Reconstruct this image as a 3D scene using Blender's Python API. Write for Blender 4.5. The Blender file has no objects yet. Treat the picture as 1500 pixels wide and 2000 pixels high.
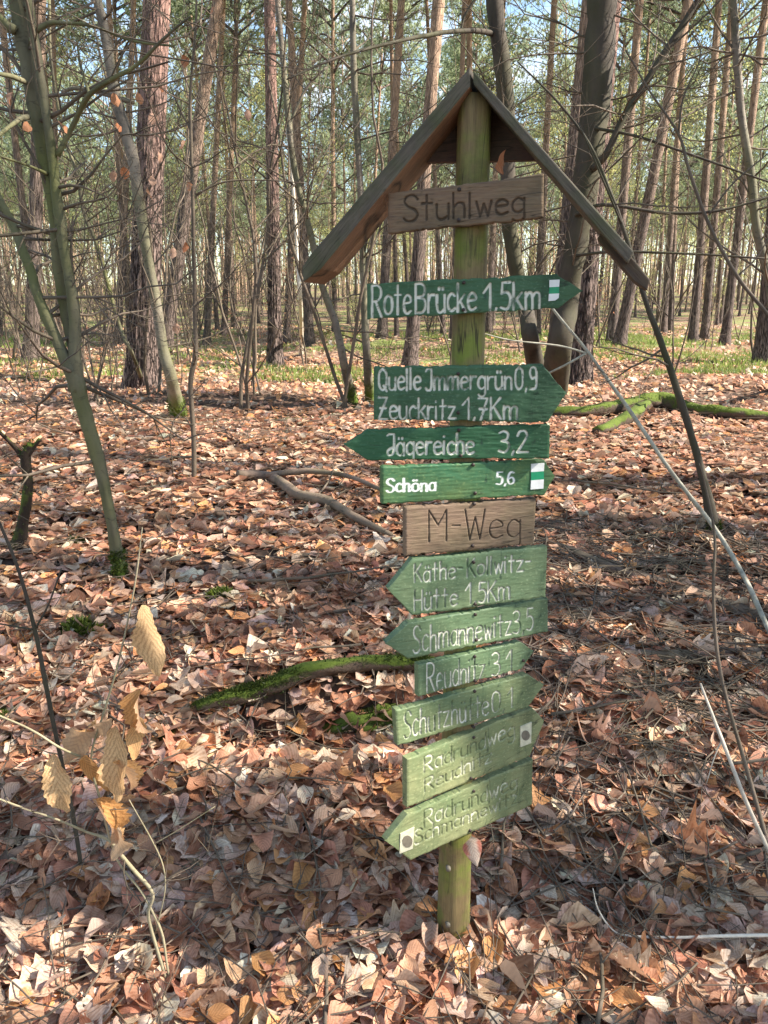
import bpy, math
import numpy as np
from mathutils import Vector, Matrix

SC = bpy.context.scene
COL = SC.collection
rng = np.random.default_rng(7)
R = math.radians

# ------------------------------------------------------------------ camera, sky, sun, exposure
EYE = np.array([0.0, 0.0, 1.5]); PITCH = R(14.2)
cam = bpy.data.cameras.new('camera'); camo = bpy.data.objects.new('camera', cam); COL.objects.link(camo)
camo.location = EYE; camo.rotation_euler = (R(90) - PITCH, 0, 0)
cam.sensor_fit = 'VERTICAL'; cam.sensor_height = 36; cam.lens = 27; cam.clip_start = 0.02; cam.clip_end = 3000
SC.camera = camo

SUN_EL, SUN_AZ = R(39), R(97)            # azimuth clockwise from +Y
w = bpy.data.worlds.new('World'); SC.world = w; w.use_nodes = True
nt = w.node_tree; nt.nodes.clear()
sky = nt.nodes.new('ShaderNodeTexSky'); sky.sky_type = 'NISHITA'; sky.sun_disc = False
sky.sun_elevation = SUN_EL; sky.sun_rotation = SUN_AZ; sky.air_density = 1.3; sky.dust_density = .5; sky.ozone_density = 2.0
tc = nt.nodes.new('ShaderNodeTexCoord'); mp = nt.nodes.new('ShaderNodeMapping'); mp.inputs['Scale'].default_value = (1, 1, 2.6)
cn = nt.nodes.new('ShaderNodeTexNoise'); cn.inputs['Scale'].default_value = 5.0; cn.inputs['Detail'].default_value = 7
cr = nt.nodes.new('ShaderNodeMapRange'); cr.inputs[1].default_value = .48; cr.inputs[2].default_value = .70; cr.inputs[4].default_value = .75
cm = nt.nodes.new('ShaderNodeMix'); cm.data_type = 'RGBA'; cm.inputs[7].default_value = (5.2, 5.3, 5.5, 1)
bg = nt.nodes.new('ShaderNodeBackground'); bg.inputs[1].default_value = 0.095
wo = nt.nodes.new('ShaderNodeOutputWorld'); L = nt.links.new
L(tc.outputs['Generated'], mp.inputs[0]); L(mp.outputs[0], cn.inputs['Vector']); L(cn.outputs['Fac'], cr.inputs[0])
L(cr.outputs[0], cm.inputs[0]); L(sky.outputs[0], cm.inputs[6]); L(cm.outputs[2], bg.inputs[0]); L(bg.outputs[0], wo.inputs[0])

TO_SUN = Vector((math.sin(SUN_AZ) * math.cos(SUN_EL), math.cos(SUN_AZ) * math.cos(SUN_EL), math.sin(SUN_EL)))
sl = bpy.data.lights.new('sun', 'SUN'); sl.energy = 5.0; sl.angle = R(.53); sl.color = (1, .91, .78)
so = bpy.data.objects.new('sun', sl); COL.objects.link(so); so.rotation_euler = TO_SUN.to_track_quat('Z', 'Y').to_euler()
so.location = (10, 0, 20)
SC.view_settings.view_transform = 'Standard'; SC.view_settings.look = 'None'
SC.view_settings.exposure = 1.8; SC.view_settings.gamma = 1; SC.view_settings.use_curve_mapping = False

# ------------------------------------------------------------------ numeric helpers
def h2(i, j, s=0):
    n = np.sin(i * 127.1 + j * 311.7 + s * 74.7) * 43758.5453
    return n - np.floor(n)
def vnoise(x, y, s=0):
    xi, yi = np.floor(x), np.floor(y); xf, yf = x - xi, y - yi
    u, v = xf * xf * (3 - 2 * xf), yf * yf * (3 - 2 * yf)
    return (h2(xi, yi, s) * (1 - u) + h2(xi + 1, yi, s) * u) * (1 - v) + (h2(xi, yi + 1, s) * (1 - u) + h2(xi + 1, yi + 1, s) * u) * v
PY = [-60, -2, 0, 1.6, 2.3, 3.1, 4.2, 5.5, 8, 12, 25, 60, 110, 200, 900]
PZ = [-2, -.12, -.06, 0, .17, .36, .52, .64, .76, .80, .80, 1.25, 3.4, 9.5, 14]
def G(x, y):
    x = np.asarray(x, float); y = np.asarray(y, float)
    z = np.interp(y - .18 * x * np.clip(1 - np.abs(x) / 12, 0, 1), PY, PZ)
    far = np.clip((y - 4) / 10, 0, 1)
    z = z + (vnoise(x * .9 + 7, y * .9, 1) - .5) * .10 + (vnoise(x * 3.1, y * 3.1, 2) - .5) * .045 + (vnoise(x * .22, y * .22, 3) - .5) * .5 * far
    z = z + (vnoise(x * 9, y * 9, 5) - .5) * .015
    # the small bank under the mossy root
    along = np.clip((x + .75) / .25, 0, 1) * np.clip((.42 - x) / .25, 0, 1)
    c = 2.46 + .12 * (x + .2)
    z = z - .10 * along * np.exp(-((y - c + .17) / .13) ** 2) + .03 * along * np.exp(-((y - c - .1) / .15) ** 2)
    d = np.hypot(x - .17, y - 1.6)
    return z * (1 - np.exp(-(d / .25) ** 2)) 
CP, SP = math.cos(PITCH), math.sin(PITCH)
def ray(px, py):
    a, b = (px - 750) / 1500, (1000 - py) / 1500
    return np.array([a, CP + b * SP, -SP + b * CP])
def P(px, py, Y):                                  # point of the view ray at distance Y ahead
    d = ray(px, py); return EYE + d * (Y / d[1])
def hit(px, py, lift=0.0):                         # where the view ray meets the ground
    d = ray(px, py); t = .8
    for _ in range(6000):
        p = EYE + d * t
        if p[2] <= float(G(p[0], p[1])) + lift: return p
        t += .005 + t * .001
    return p
def proj(p):
    q = np.asarray(p) - EYE; dep = q[..., 1] * CP - q[..., 2] * SP
    return 750 + 1500 * q[..., 0] / dep, 1000 - 1500 * (q[..., 1] * SP + q[..., 2] * CP) / dep, dep

class MB:
    """collects tubes, prisms and sheets; build() links them as one mesh object"""
    def __init__(s): s.v = []; s.f = []; s.n = 0; s.c = []; s.mi = []
    def add(s, v, f, c=None, mi=0):
        v = np.asarray(v, float).reshape(-1, 3); s.v.append(v)
        for a in (f if isinstance(f, list) else [f]):
            a = np.asarray(a, np.int64); s.f.append(a + s.n); s.mi.append(np.full(len(a), mi))
        c = np.ones((len(v), 3)) if c is None else np.asarray(c, float); c = np.broadcast_to(c, (len(v), c.shape[-1])); s.c.append(c if c.shape[1] == 4 else np.hstack([c, np.ones((len(v), 1))])); s.n += len(v)
    def tube(s, pts, rad, sides=6, cap=True, c=None, wob=0, seed=0):
        pts = np.asarray(pts, float); n = len(pts); rad = np.broadcast_to(np.asarray(rad, float), (n,))
        t = np.gradient(pts, axis=0); t /= np.linalg.norm(t, axis=1)[:, None] + 1e-9
        ref = np.array([0, 1, 0.]) if abs(t[:, 1]).mean() < .8 else np.array([1., 0, 0])
        a = np.cross(t, ref); a /= np.linalg.norm(a, axis=1)[:, None] + 1e-9; b = np.cross(t, a)
        th = np.arange(sides) * 2 * math.pi / sides
        rr = rad[:, None] * np.ones(sides)
        if wob:
            gi, gj = np.meshgrid(np.arange(n), np.arange(sides), indexing='ij')
            rr = rr * (1 + wob * (vnoise(gi * .7 + seed, np.abs(gj - sides / 2) * 1.3, 3) - .5) * 2)
        v = pts[:, None, :] + rr[..., None] * (np.cos(th)[None, :, None] * a[:, None, :] + np.sin(th)[None, :, None] * b[:, None, :])
        i, j = np.meshgrid(np.arange(n - 1), np.arange(sides), indexing='ij'); j2 = (j + 1) % sides
        q = np.stack([i * sides + j, i * sides + j2, (i + 1) * sides + j2, (i + 1) * sides + j], -1).reshape(-1, 4)
        fs = [q]
        v = v.reshape(-1, 3)
        if cap:
            v = np.vstack([v, pts[:1], pts[-1:]]); k = np.arange(sides); k2 = (k + 1) % sides; m = n * sides
            fs += [np.stack([k2, k, np.full(sides, m)], -1), np.stack([(n - 1) * sides + k, (n - 1) * sides + k2, np.full(sides, m + 1)], -1)]
        s.add(v, fs, c)
    def prism(s, poly, off, c=None, mi=0):          # polygon (list of 3-D points) extruded by a vector
        p = np.asarray(poly, float); n = len(p); v = np.vstack([p, p + np.asarray(off)])
        k = np.arange(n); k2 = (k + 1) % n
        s.add(v, [np.stack([k, k2, k2 + n, k + n], -1)], c, mi)
        s.f.append(np.array([list(k[::-1] + s.n - 2 * n)])); s.mi.append(np.array([mi]))
        s.f.append(np.array([list(k + s.n - n)])); s.mi.append(np.array([mi]))
    def mesh(s, name, smooth=True, attrs=None):
        me = bpy.data.meshes.new(name); v = np.vstack(s.v)
        ls = np.concatenate([np.full(len(f), f.shape[1]) for f in s.f]); idx = np.concatenate([f.ravel() for f in s.f])
        me.vertices.add(len(v)); me.vertices.foreach_set('co', v.ravel())
        me.loops.add(len(idx)); me.loops.foreach_set('vertex_index', idx)
        me.polygons.add(len(ls)); me.polygons.foreach_set('loop_start', np.concatenate([[0], np.cumsum(ls)[:-1]]))
        try: me.polygons.foreach_set('loop_total', ls)
        except Exception: pass
        me.polygons.foreach_set('use_smooth', np.full(len(ls), smooth)); me.polygons.foreach_set('material_index', np.concatenate(s.mi))
        me.update(calc_edges=True)
        ca = me.color_attributes.new('col', 'FLOAT_COLOR', 'POINT')
        ca.data.foreach_set('color', np.vstack(s.c).ravel())
        for k, a in (attrs or {}).items():
            at = me.attributes.new(k, 'FLOAT', 'POINT'); at.data.foreach_set('value', np.asarray(a, float).ravel())
        me.validate()
        return me
    def build(s, name, mat, parent=None, loc=None, smooth=True, attrs=None, **kw):
        """geometry is given in world space; the object's origin goes to loc (or the parent's place)"""
        o0 = np.zeros(3) if loc is None and parent is None else np.asarray(parent.location if loc is None else loc, float)
        s.v = [a - o0 for a in s.v]
        me = s.mesh(name, smooth, attrs)
        for m in (mat if isinstance(mat, list) else [mat]): me.materials.append(m)
        return place(name, me, parent, None if parent is not None else o0, **kw)
def place(name, me, parent=None, loc=None, mat4=None, **kw):
    o = bpy.data.objects.new(name, me); COL.objects.link(o)
    if loc is not None: o.location = loc
    if parent is not None: o.parent = parent
    if mat4 is not None: o.matrix_local = mat4
    for k, v in kw.items(): o[k] = v
    return o
def thing(name, label, cat, loc, group=None):
    o = bpy.data.objects.new(name, None); COL.objects.link(o); o.location = loc; o.empty_display_size = .1
    o['label'] = label; o['category'] = cat
    if group: o['group'] = group
    return o

def smooth_path(pts, k=5):                          # Catmull-Rom through the points
    p = np.asarray(pts, float); q = np.vstack([2 * p[0] - p[1], p, 2 * p[-1] - p[-2]]); out = []
    for i in range(1, len(q) - 2):
        for t in np.arange(k) / k:
            out.append(.5 * (2 * q[i] + (q[i + 1] - q[i - 1]) * t + (2 * q[i - 1] - 5 * q[i] + 4 * q[i + 1] - q[i + 2]) * t * t + (3 * q[i] - q[i - 1] - 3 * q[i + 1] + q[i + 2]) * t ** 3))
    out.append(p[-1]); return np.array(out)

# ------------------------------------------------------------------ materials
class NT:
    def __init__(s, name):
        s.m = bpy.data.materials.new(name); s.m.use_nodes = True; s.t = s.m.node_tree; s.t.nodes.clear()
        s.out = s.n('ShaderNodeOutputMaterial'); s.b = s.n('ShaderNodeBsdfPrincipled'); s.l(s.b.outputs[0], s.out.inputs[0])
        s.b.inputs['Specular IOR Level'].default_value = .3
    def n(s, t, **k):
        x = s.t.nodes.new(t)
        for a, v in k.items(): setattr(x, a, v)
        return x
    def l(s, a, b): s.t.links.new(a, b)
    def co(s, kind='Object', scale=(1, 1, 1), rot=(0, 0, 0)):
        a = s.n('ShaderNodeTexCoord'); b = s.n('ShaderNodeMapping'); b.inputs['Scale'].default_value = scale; b.inputs['Rotation'].default_value = rot
        s.l(a.outputs[kind], b.inputs[0]); return b.outputs[0]
    def noise(s, vec, scale, detail=4, rough=.6, dist=0):
        a = s.n('ShaderNodeTexNoise'); a.inputs['Scale'].default_value = scale; a.inputs['Detail'].default_value = detail
        a.inputs['Roughness'].default_value = rough; a.inputs['Distortion'].default_value = dist; s.l(vec, a.inputs['Vector']); return a.outputs['Fac']
    def vor(s, vec, scale, feature='F1', out='Distance'):
        a = s.n('ShaderNodeTexVoronoi', feature=feature); a.inputs['Scale'].default_value = scale; s.l(vec, a.inputs['Vector']); return a.outputs[out]
    def rng(s, x, a, b, c=0., d=1.):
        m = s.n('ShaderNodeMapRange')
        for i, v in enumerate((a, b, c, d)): m.inputs[i + 1].default_value = v
        s.l(x, m.inputs[0]); return m.outputs[0]
    def math(s, op, a, b=None):
        m = s.n('ShaderNodeMath', operation=op)
        for i, v in enumerate((a, b)):
            if v is None: continue
            if isinstance(v, (int, float)): m.inputs[i].default_value = v
            else: s.l(v, m.inputs[i])
        return m.outputs[0]
    def mix(s, f, a, b, blend='MIX'):
        m = s.n('ShaderNodeMix', data_type='RGBA', blend_type=blend)
        for i, v in ((0, f), (6, a), (7, b)):
            if isinstance(v, (int, float)): m.inputs[i].default_value = v
            elif isinstance(v, tuple): m.inputs[i].default_value = (*v, 1)
            else: s.l(v, m.inputs[i])
        return m.outputs[2]
    def attr(s, name, out='Fac'):
        a = s.n('ShaderNodeAttribute'); a.attribute_name = name; return a.outputs[out]
    def fin(s, col, rough=.8, bump=None, dist=.002, strength=1.):
        if isinstance(col, tuple): s.b.inputs['Base Color'].default_value = (*col, 1)
        else: s.l(col, s.b.inputs['Base Color'])
        if isinstance(rough, (int, float)): s.b.inputs['Roughness'].default_value = rough
        else: s.l(rough, s.b.inputs['Roughness'])
        if bump is not None:
            m = s.n('ShaderNodeBump'); m.inputs['Distance'].default_value = dist; m.inputs['Strength'].default_value = strength
            s.l(bump, m.inputs['Height']); s.l(m.outputs[0], s.b.inputs['Normal'])
        return s.m
    def upness(s):
        g = s.n('ShaderNodeNewGeometry'); x = s.n('ShaderNodeSeparateXYZ'); s.l(g.outputs['Normal'], x.inputs[0]); return x.outputs['Z']

def m_leaf(name, transl=.3, gloss=.45, vein=.10):
    t = NT(name); c = t.attr('col', 'Color'); g = t.n('ShaderNodeNewGeometry')
    f = t.noise(t.co('Object', (1, 1, 1)), 60, 3); f2 = t.noise(t.co('Object'), 26, 3)
    va = t.attr('col', 'Alpha'); vs = t.math('SINE', t.math('MULTIPLY', va, 54.)); vn = t.rng(vs, .4, 1.)
    c = t.mix(t.math('MULTIPLY', vn, vein), c, t.mix(1., c, (.55, .5, .46), 'MULTIPLY'))
    c = t.mix(t.math('MULTIPLY', t.rng(f2, .56, .70), .35), c, (.24, .14, .09)); f = t.math('ADD', f, t.math('MULTIPLY', vs, .09))
    col = t.mix(t.rng(f, .35, .75), c, t.mix(1., c, (.62, .52, .46), 'MULTIPLY'))
    col = t.mix(t.math('MULTIPLY', g.outputs['Backfacing'], .45), col, (.46, .36, .29))
    t.fin(col, gloss, f, .002, .7)
    tr = t.n('ShaderNodeBsdfTranslucent'); t.l(col, tr.inputs[0]); mx = t.n('ShaderNodeMixShader'); mx.inputs[0].default_value = transl
    t.l(t.b.outputs[0], mx.inputs[1]); t.l(tr.outputs[0], mx.inputs[2]); t.l(mx.outputs[0], t.out.inputs[0]); return t.m
def m_wood(name, a, b, green=(.10, .13, .03), gamt=.3, axis='X', dark=(.02, .015, .01), rough=.75, inka=.85):
    sc = {'X': (1, 14, 14), 'Z': (14, 14, 1)}[axis]; t = NT(name)
    v = t.co('Object', sc); n1 = t.noise(v, 9, 6, .65, .6); n2 = t.noise(t.co('Object'), 11, 4); n3 = t.noise(v, 30, 3)
    col = t.mix(t.rng(n1, .3, .72), b, a); col = t.mix(t.math('MULTIPLY', t.rng(n3, .55, .75), .55), col, dark)
    col = t.mix(t.math('MULTIPLY', t.rng(n2, .42, .66), gamt), col, green)
    n9 = t.noise(t.co('Object', (1.2, 1, 16) if axis == 'X' else (16, 16, 1.2)), 2.2, 2, .5, .3); ck = t.math('MULTIPLY', t.rng(t.math('ABSOLUTE', t.math('SUBTRACT', n9, .5)), 0., .012, 1., 0.), t.rng(n2, .45, .55)); col = t.mix(t.math('MULTIPLY', ck, .85), col, dark)
    ink = t.attr('ink'); col = t.mix(t.math('MULTIPLY', ink, inka), col, (.018, .012, .008)); n8 = t.noise(t.co('Object', (1, 1, 1.5)), 6, 5, .7); col = t.mix(t.math('MULTIPLY', t.rng(n8, .48, .7), .5), col, dark)
    h = t.math('ADD', n1, t.math('MULTIPLY', n3, .6)); return t.fin(col, rough, h, .0016, .8)
def m_paint(name, green, worn, wamt, wear, ink=(.60, .585, .50)):
    """green board paint over wood; the attribute ink marks the routed and painted letters"""
    t = NT(name); v = t.co('Object', (1, 9, 9)); n1 = t.noise(v, 10, 6, .65, .4); n2 = t.noise(t.co('Object'), 7, 5, .6); n3 = t.noise(t.co('Object'), 90, 3, .7)
    n4 = t.noise(t.co('Object', (2.2, 1, .8)), 16, 4, .7, .8)
    col = t.mix(t.math('MULTIPLY', t.rng(n2, .34, .68), wamt), green, worn)
    col = t.mix(t.math('MULTIPLY', t.rng(n1, .52, .72), .35), col, tuple(x * .55 for x in green))
    col = t.mix(t.math('MULTIPLY', t.rng(n4, .62, .72), .7), col, (.012, .03, .022))
    n9 = t.noise(t.co('Object', (1.1, 1, 15)), 2.1, 2, .5, .3); ck = t.math('MULTIPLY', t.rng(t.math('ABSOLUTE', t.math('SUBTRACT', n9, .5)), 0., .011, 1., 0.), t.rng(n2, .48, .56)); col = t.mix(t.math('MULTIPLY', ck, .8), col, (.015, .02, .012))
    n6 = t.noise(t.co('Object', (3, 1, 1)), 3.2, 5, .7, .4); col = t.mix(t.math('MULTIPLY', t.rng(n6, .5, .72), .6), col, tuple(x * .38 for x in green)); n7 = t.noise(t.co('Object', (1, 1, 2)), 140, 2, .5); col = t.mix(t.math('MULTIPLY', t.rng(n7, .58, .7), .35), col, tuple(min(1, x * 1.6 + .05) for x in worn))
    a = t.attr('ink'); n5 = t.noise(t.co('Object', (1, 1, .6)), 22, 4, .6)
    keep = t.math('MULTIPLY', t.rng(n3, .28, .46), t.rng(n5, wear - .07, wear + .07))
    col = t.mix(t.math('MULTIPLY', a, .55), col, tuple(x * .4 for x in green))
    col = t.mix(t.math('MULTIPLY', a, keep), col, ink)
    return t.fin(col, t.rng(n2, .3, .7, .45, .75), t.math('ADD', n1, t.math('MULTIPLY', n3, .3)), .0008, .5)
def m_bark(name, low, high, zc, plate=(9, 9, 2.6), depth=.02, crack=(.02, .014, .012), moss=0., mossh=.3):
    t = NT(name); v = t.co('Object', plate); vd = t.n('ShaderNodeTexVoronoi', feature='DISTANCE_TO_EDGE'); vd.inputs['Scale'].default_value = 1.6
    w = t.n('ShaderNodeVectorMath', operation='ADD'); nz = t.n('ShaderNodeTexNoise'); nz.inputs['Scale'].default_value = 3; nz.inputs['Detail'].default_value = 4
    t.l(v, nz.inputs['Vector']); sc = t.n('ShaderNodeVectorMath', operation='SCALE'); sc.inputs['Scale'].default_value = .7
    t.l(nz.outputs['Color'], sc.inputs[0]); t.l(v, w.inputs[0]); t.l(sc.outputs[0], w.inputs[1]); t.l(w.outputs[0], vd.inputs['Vector'])
    e = t.rng(vd.outputs['Distance'], .0, .16); n = t.noise(t.co('Object', (3, 3, 1)), 6, 5, .65)
    tc = t.n('ShaderNodeTexCoord'); x = t.n('ShaderNodeSeparateXYZ'); t.l(tc.outputs['Object'], x.inputs[0])
    zz = t.math('ADD', x.outputs['Z'], t.math('MULTIPLY', t.math('SUBTRACT', n, .5), 3.))
    col = t.mix(t.rng(zz, zc * .35, zc), low, high); col = t.mix(t.rng(n, .3, .75), t.mix(1., col, (.6, .58, .6), 'MULTIPLY'), col)
    cd = t.rng(zz, zc * .4, zc, 1., .25)
    col = t.mix(t.math('MULTIPLY', t.math('SUBTRACT', 1., e), cd), col, crack)
    if moss:
        mz = t.math('MULTIPLY', t.rng(x.outputs['Z'], mossh, mossh * .2), t.rng(n, .35, .6)); col = t.mix(t.math('MULTIPLY', mz, moss), col, (.07, .12, .015))
    return t.fin(col, .9, t.math('ADD', e, t.math('MULTIPLY', n, .8)), depth, .9)
def m_smoothbark(name, a, b, moss=(.10, .125, .03), mamt=.5, spots=(.04, .035, .03), samt=.5, mosslow=0):
    t = NT(name); n1 = t.noise(t.co('Object', (2, 2, .8)), 4, 5, .6); n2 = t.noise(t.co('Object', (1, 1, 2.5)), 22, 4, .7, .5); n3 = t.noise(t.co('Object', (1.3, 1.3, .6)), 2.3, 4)
    col = t.mix(t.rng(n1, .3, .7), a, b); col = t.mix(t.math('MULTIPLY', t.rng(n3, .42, .62), mamt), col, moss)
    col = t.mix(t.math('MULTIPLY', t.rng(n2, .56, .70), samt), col, spots)
    if mosslow:
        tc = t.n('ShaderNodeTexCoord'); x = t.n('ShaderNodeSeparateXYZ'); t.l(tc.outputs['Object'], x.inputs[0])
        mz = t.math('MULTIPLY', t.rng(x.outputs['Z'], mosslow, mosslow * .3), t.rng(n2, .3, .5)); col = t.mix(mz, col, (.075, .13, .012))
    return t.fin(col, .82, n2, .004, .6)
def m_mosswood(name, wood=(.10, .07, .05), amt=1.):
    t = NT(name); n = t.noise(t.co('Object'), 30, 4, .7); n2 = t.noise(t.co('Object'), 9, 5)
    up = t.math('ADD', t.upness(), t.math('MULTIPLY', t.math('SUBTRACT', n2, .5), 2.4))
    m = t.math('MULTIPLY', t.rng(up, .05, .45), amt); col = t.mix(m, t.mix(n, wood, tuple(x * .4 for x in wood)), t.mix(n, (.03, .05, .008), (.12, .16, .02)))
    return t.fin(col, .95, t.math('ADD', n, m), .006, 1.)
def m_plain(name, c, rough=.6, var=.3, scale=40):
    t = NT(name); n = t.noise(t.co('Object'), scale, 4, .65); return t.fin(t.mix(t.rng(n, .35, .7), c, tuple(x * (1 - var) for x in c)), rough, n, .0008, .4)
def m_foliage(name, a, b, transl=.35):
    t = NT(name); n = t.noise(t.co('Object'), .9, 3); o = t.n('ShaderNodeObjectInfo'); c = t.attr('col', 'Color')
    col = t.mix(t.rng(t.math('ADD', n, t.math('MULTIPLY', o.outputs['Random'], .25)), .4, .8), a, b); col = t.mix(1., col, c, 'MULTIPLY'); t.fin(col, .6)
    tr = t.n('ShaderNodeBsdfTranslucent'); t.l(col, tr.inputs[0]); mx = t.n('ShaderNodeMixShader'); mx.inputs[0].default_value = transl
    t.l(t.b.outputs[0], mx.inputs[1]); t.l(tr.outputs[0], mx.inputs[2]); t.l(mx.outputs[0], t.out.inputs[0]); return t.m

M = {}
M['leaf'] = m_leaf('dry_leaf'); M['leafbig'] = m_leaf('pale_dry_leaf', .4, .5, .28)
M['bark'] = m_bark('pine_bark', (.24, .185, .16), (.58, .40, .28), 6.0)
M['barkbig'] = m_bark('rough_pine_bark', (.20, .15, .13), (.36, .22, .18), 4.2, (17, 17, 3.2), .03)
M['beech'] = m_smoothbark('beech_bark', (.055, .05, .035), (.17, .155, .095), (.12, .13, .035), .75, (.03, .028, .02), .7, .13)
M['beechdark'] = m_smoothbark('grey_beech_bark', (.032, .026, .02), (.075, .06, .047), (.055, .06, .02), .5, (.04, .035, .03), .5)
M['birch'] = m_smoothbark('young_tree_bark', (.08, .068, .055), (.24, .205, .165), (.10, .11, .035), .5, (.035, .03, .027), .95, .25)
M['twig'] = m_smoothbark('twig_bark', (.06, .045, .035), (.155, .12, .09), (.07, .065, .028), .3, (.05, .04, .03), .4)
M['greystick'] = m_plain('grey_weathered_stick', (.36, .34, .27), .7, .5, 25); M['palewood'] = m_plain('pale_bare_wood', (.66, .60, .50), .6, .35, 30)
M['deadwood'] = m_smoothbark('dead_branch_bark', (.10, .07, .055), (.24, .17, .13), (.08, .09, .03), .35, (.03, .022, .018), .9); M['sapling'] = m_smoothbark('sapling_bark', (.20, .17, .11), (.36, .31, .21), (.20, .20, .08), .4)
M['moss'] = m_foliage('moss_green', (.028, .045, .006), (.10, .13, .018), .2)
M['mosslog'] = m_mosswood('mossy_wood'); M['mosslog2'] = m_mosswood('dark_mossy_wood', (.05, .035, .025))
M['pine'] = m_foliage('pine_needles', (.24, .30, .19), (.40, .45, .27), .5)
M['young'] = m_foliage('young_leaves', (.36, .39, .17), (.52, .50, .22), .5)
M['grass'] = m_foliage('grass_green', (.11, .16, .04), (.25, .31, .08), .4)
M['nail'] = m_plain('rusty_nail', (.05, .035, .03), .5, .5, 200)
M['white'] = m_plain('white_marker_enamel', (.72, .73, .72), .35, .15, 60)
M['mgreen'] = m_plain('green_marker_enamel', (.02, .27, .13), .35, .2, 60)
M['mcream'] = m_plain('weathered_cream_marker', (.58, .56, .42), .6, .35, 90)
M['mdot'] = m_plain('faded_brown_dot', (.17, .15, .115), .7, .35, 90)
def m_ground():
    t = NT('forest_floor'); v = t.co('Object'); c = t.n('ShaderNodeTexVoronoi'); c.inputs['Scale'].default_value = 22; c.inputs['Randomness'].default_value = 1; t.l(v, c.inputs['Vector'])
    r = t.n('ShaderNodeSeparateColor'); t.l(c.outputs['Color'], r.inputs[0]); cr = t.n('ShaderNodeValToRGB'); t.l(r.outputs[0], cr.inputs[0])
    e = cr.color_ramp; e.elements[0].color = (.035, .022, .016, 1); e.elements[1].position = .9; e.elements[1].color = (.38, .27, .2, 1)
    for p, k in ((.25, (.10, .055, .04, 1)), (.5, (.2, .11, .07, 1)), (.75, (.3, .17, .1, 1))): x = e.elements.new(p); x.color = k
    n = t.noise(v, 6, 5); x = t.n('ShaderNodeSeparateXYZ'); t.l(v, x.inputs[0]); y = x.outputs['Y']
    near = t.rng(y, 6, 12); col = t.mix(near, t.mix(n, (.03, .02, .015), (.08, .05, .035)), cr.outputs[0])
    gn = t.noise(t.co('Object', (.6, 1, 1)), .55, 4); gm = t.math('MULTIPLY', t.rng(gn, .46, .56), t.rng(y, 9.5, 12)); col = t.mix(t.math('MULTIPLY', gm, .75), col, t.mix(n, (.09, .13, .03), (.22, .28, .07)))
    return t.fin(col, .95, t.math('ADD', c.outputs['Distance'], n), .03, .8)
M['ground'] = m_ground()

# ------------------------------------------------------------------ ground
xs = np.concatenate([-np.geomspace(600, 5.2, 46), np.linspace(-5, 5, 180), np.geomspace(5.2, 600, 46)])
ys = np.concatenate([-np.geomspace(80, 1.7, 16), np.linspace(-1.5, 11, 200), np.geomspace(11.2, 900, 70)])
X, Y = np.meshgrid(xs, ys); Z = G(X, Y)
g = MB(); i, j = np.meshgrid(np.arange(len(ys) - 1), np.arange(len(xs) - 1), indexing='ij'); n = len(xs)
g.add(np.stack([X, Y, Z], -1), np.stack([i * n + j, i * n + j + 1, (i + 1) * n + j + 1, (i + 1) * n + j], -1).reshape(-1, 4))
ground = g.build('ground', M['ground'], kind='structure')
ground['label'] = 'brown forest floor rising gently behind the signpost'

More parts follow.
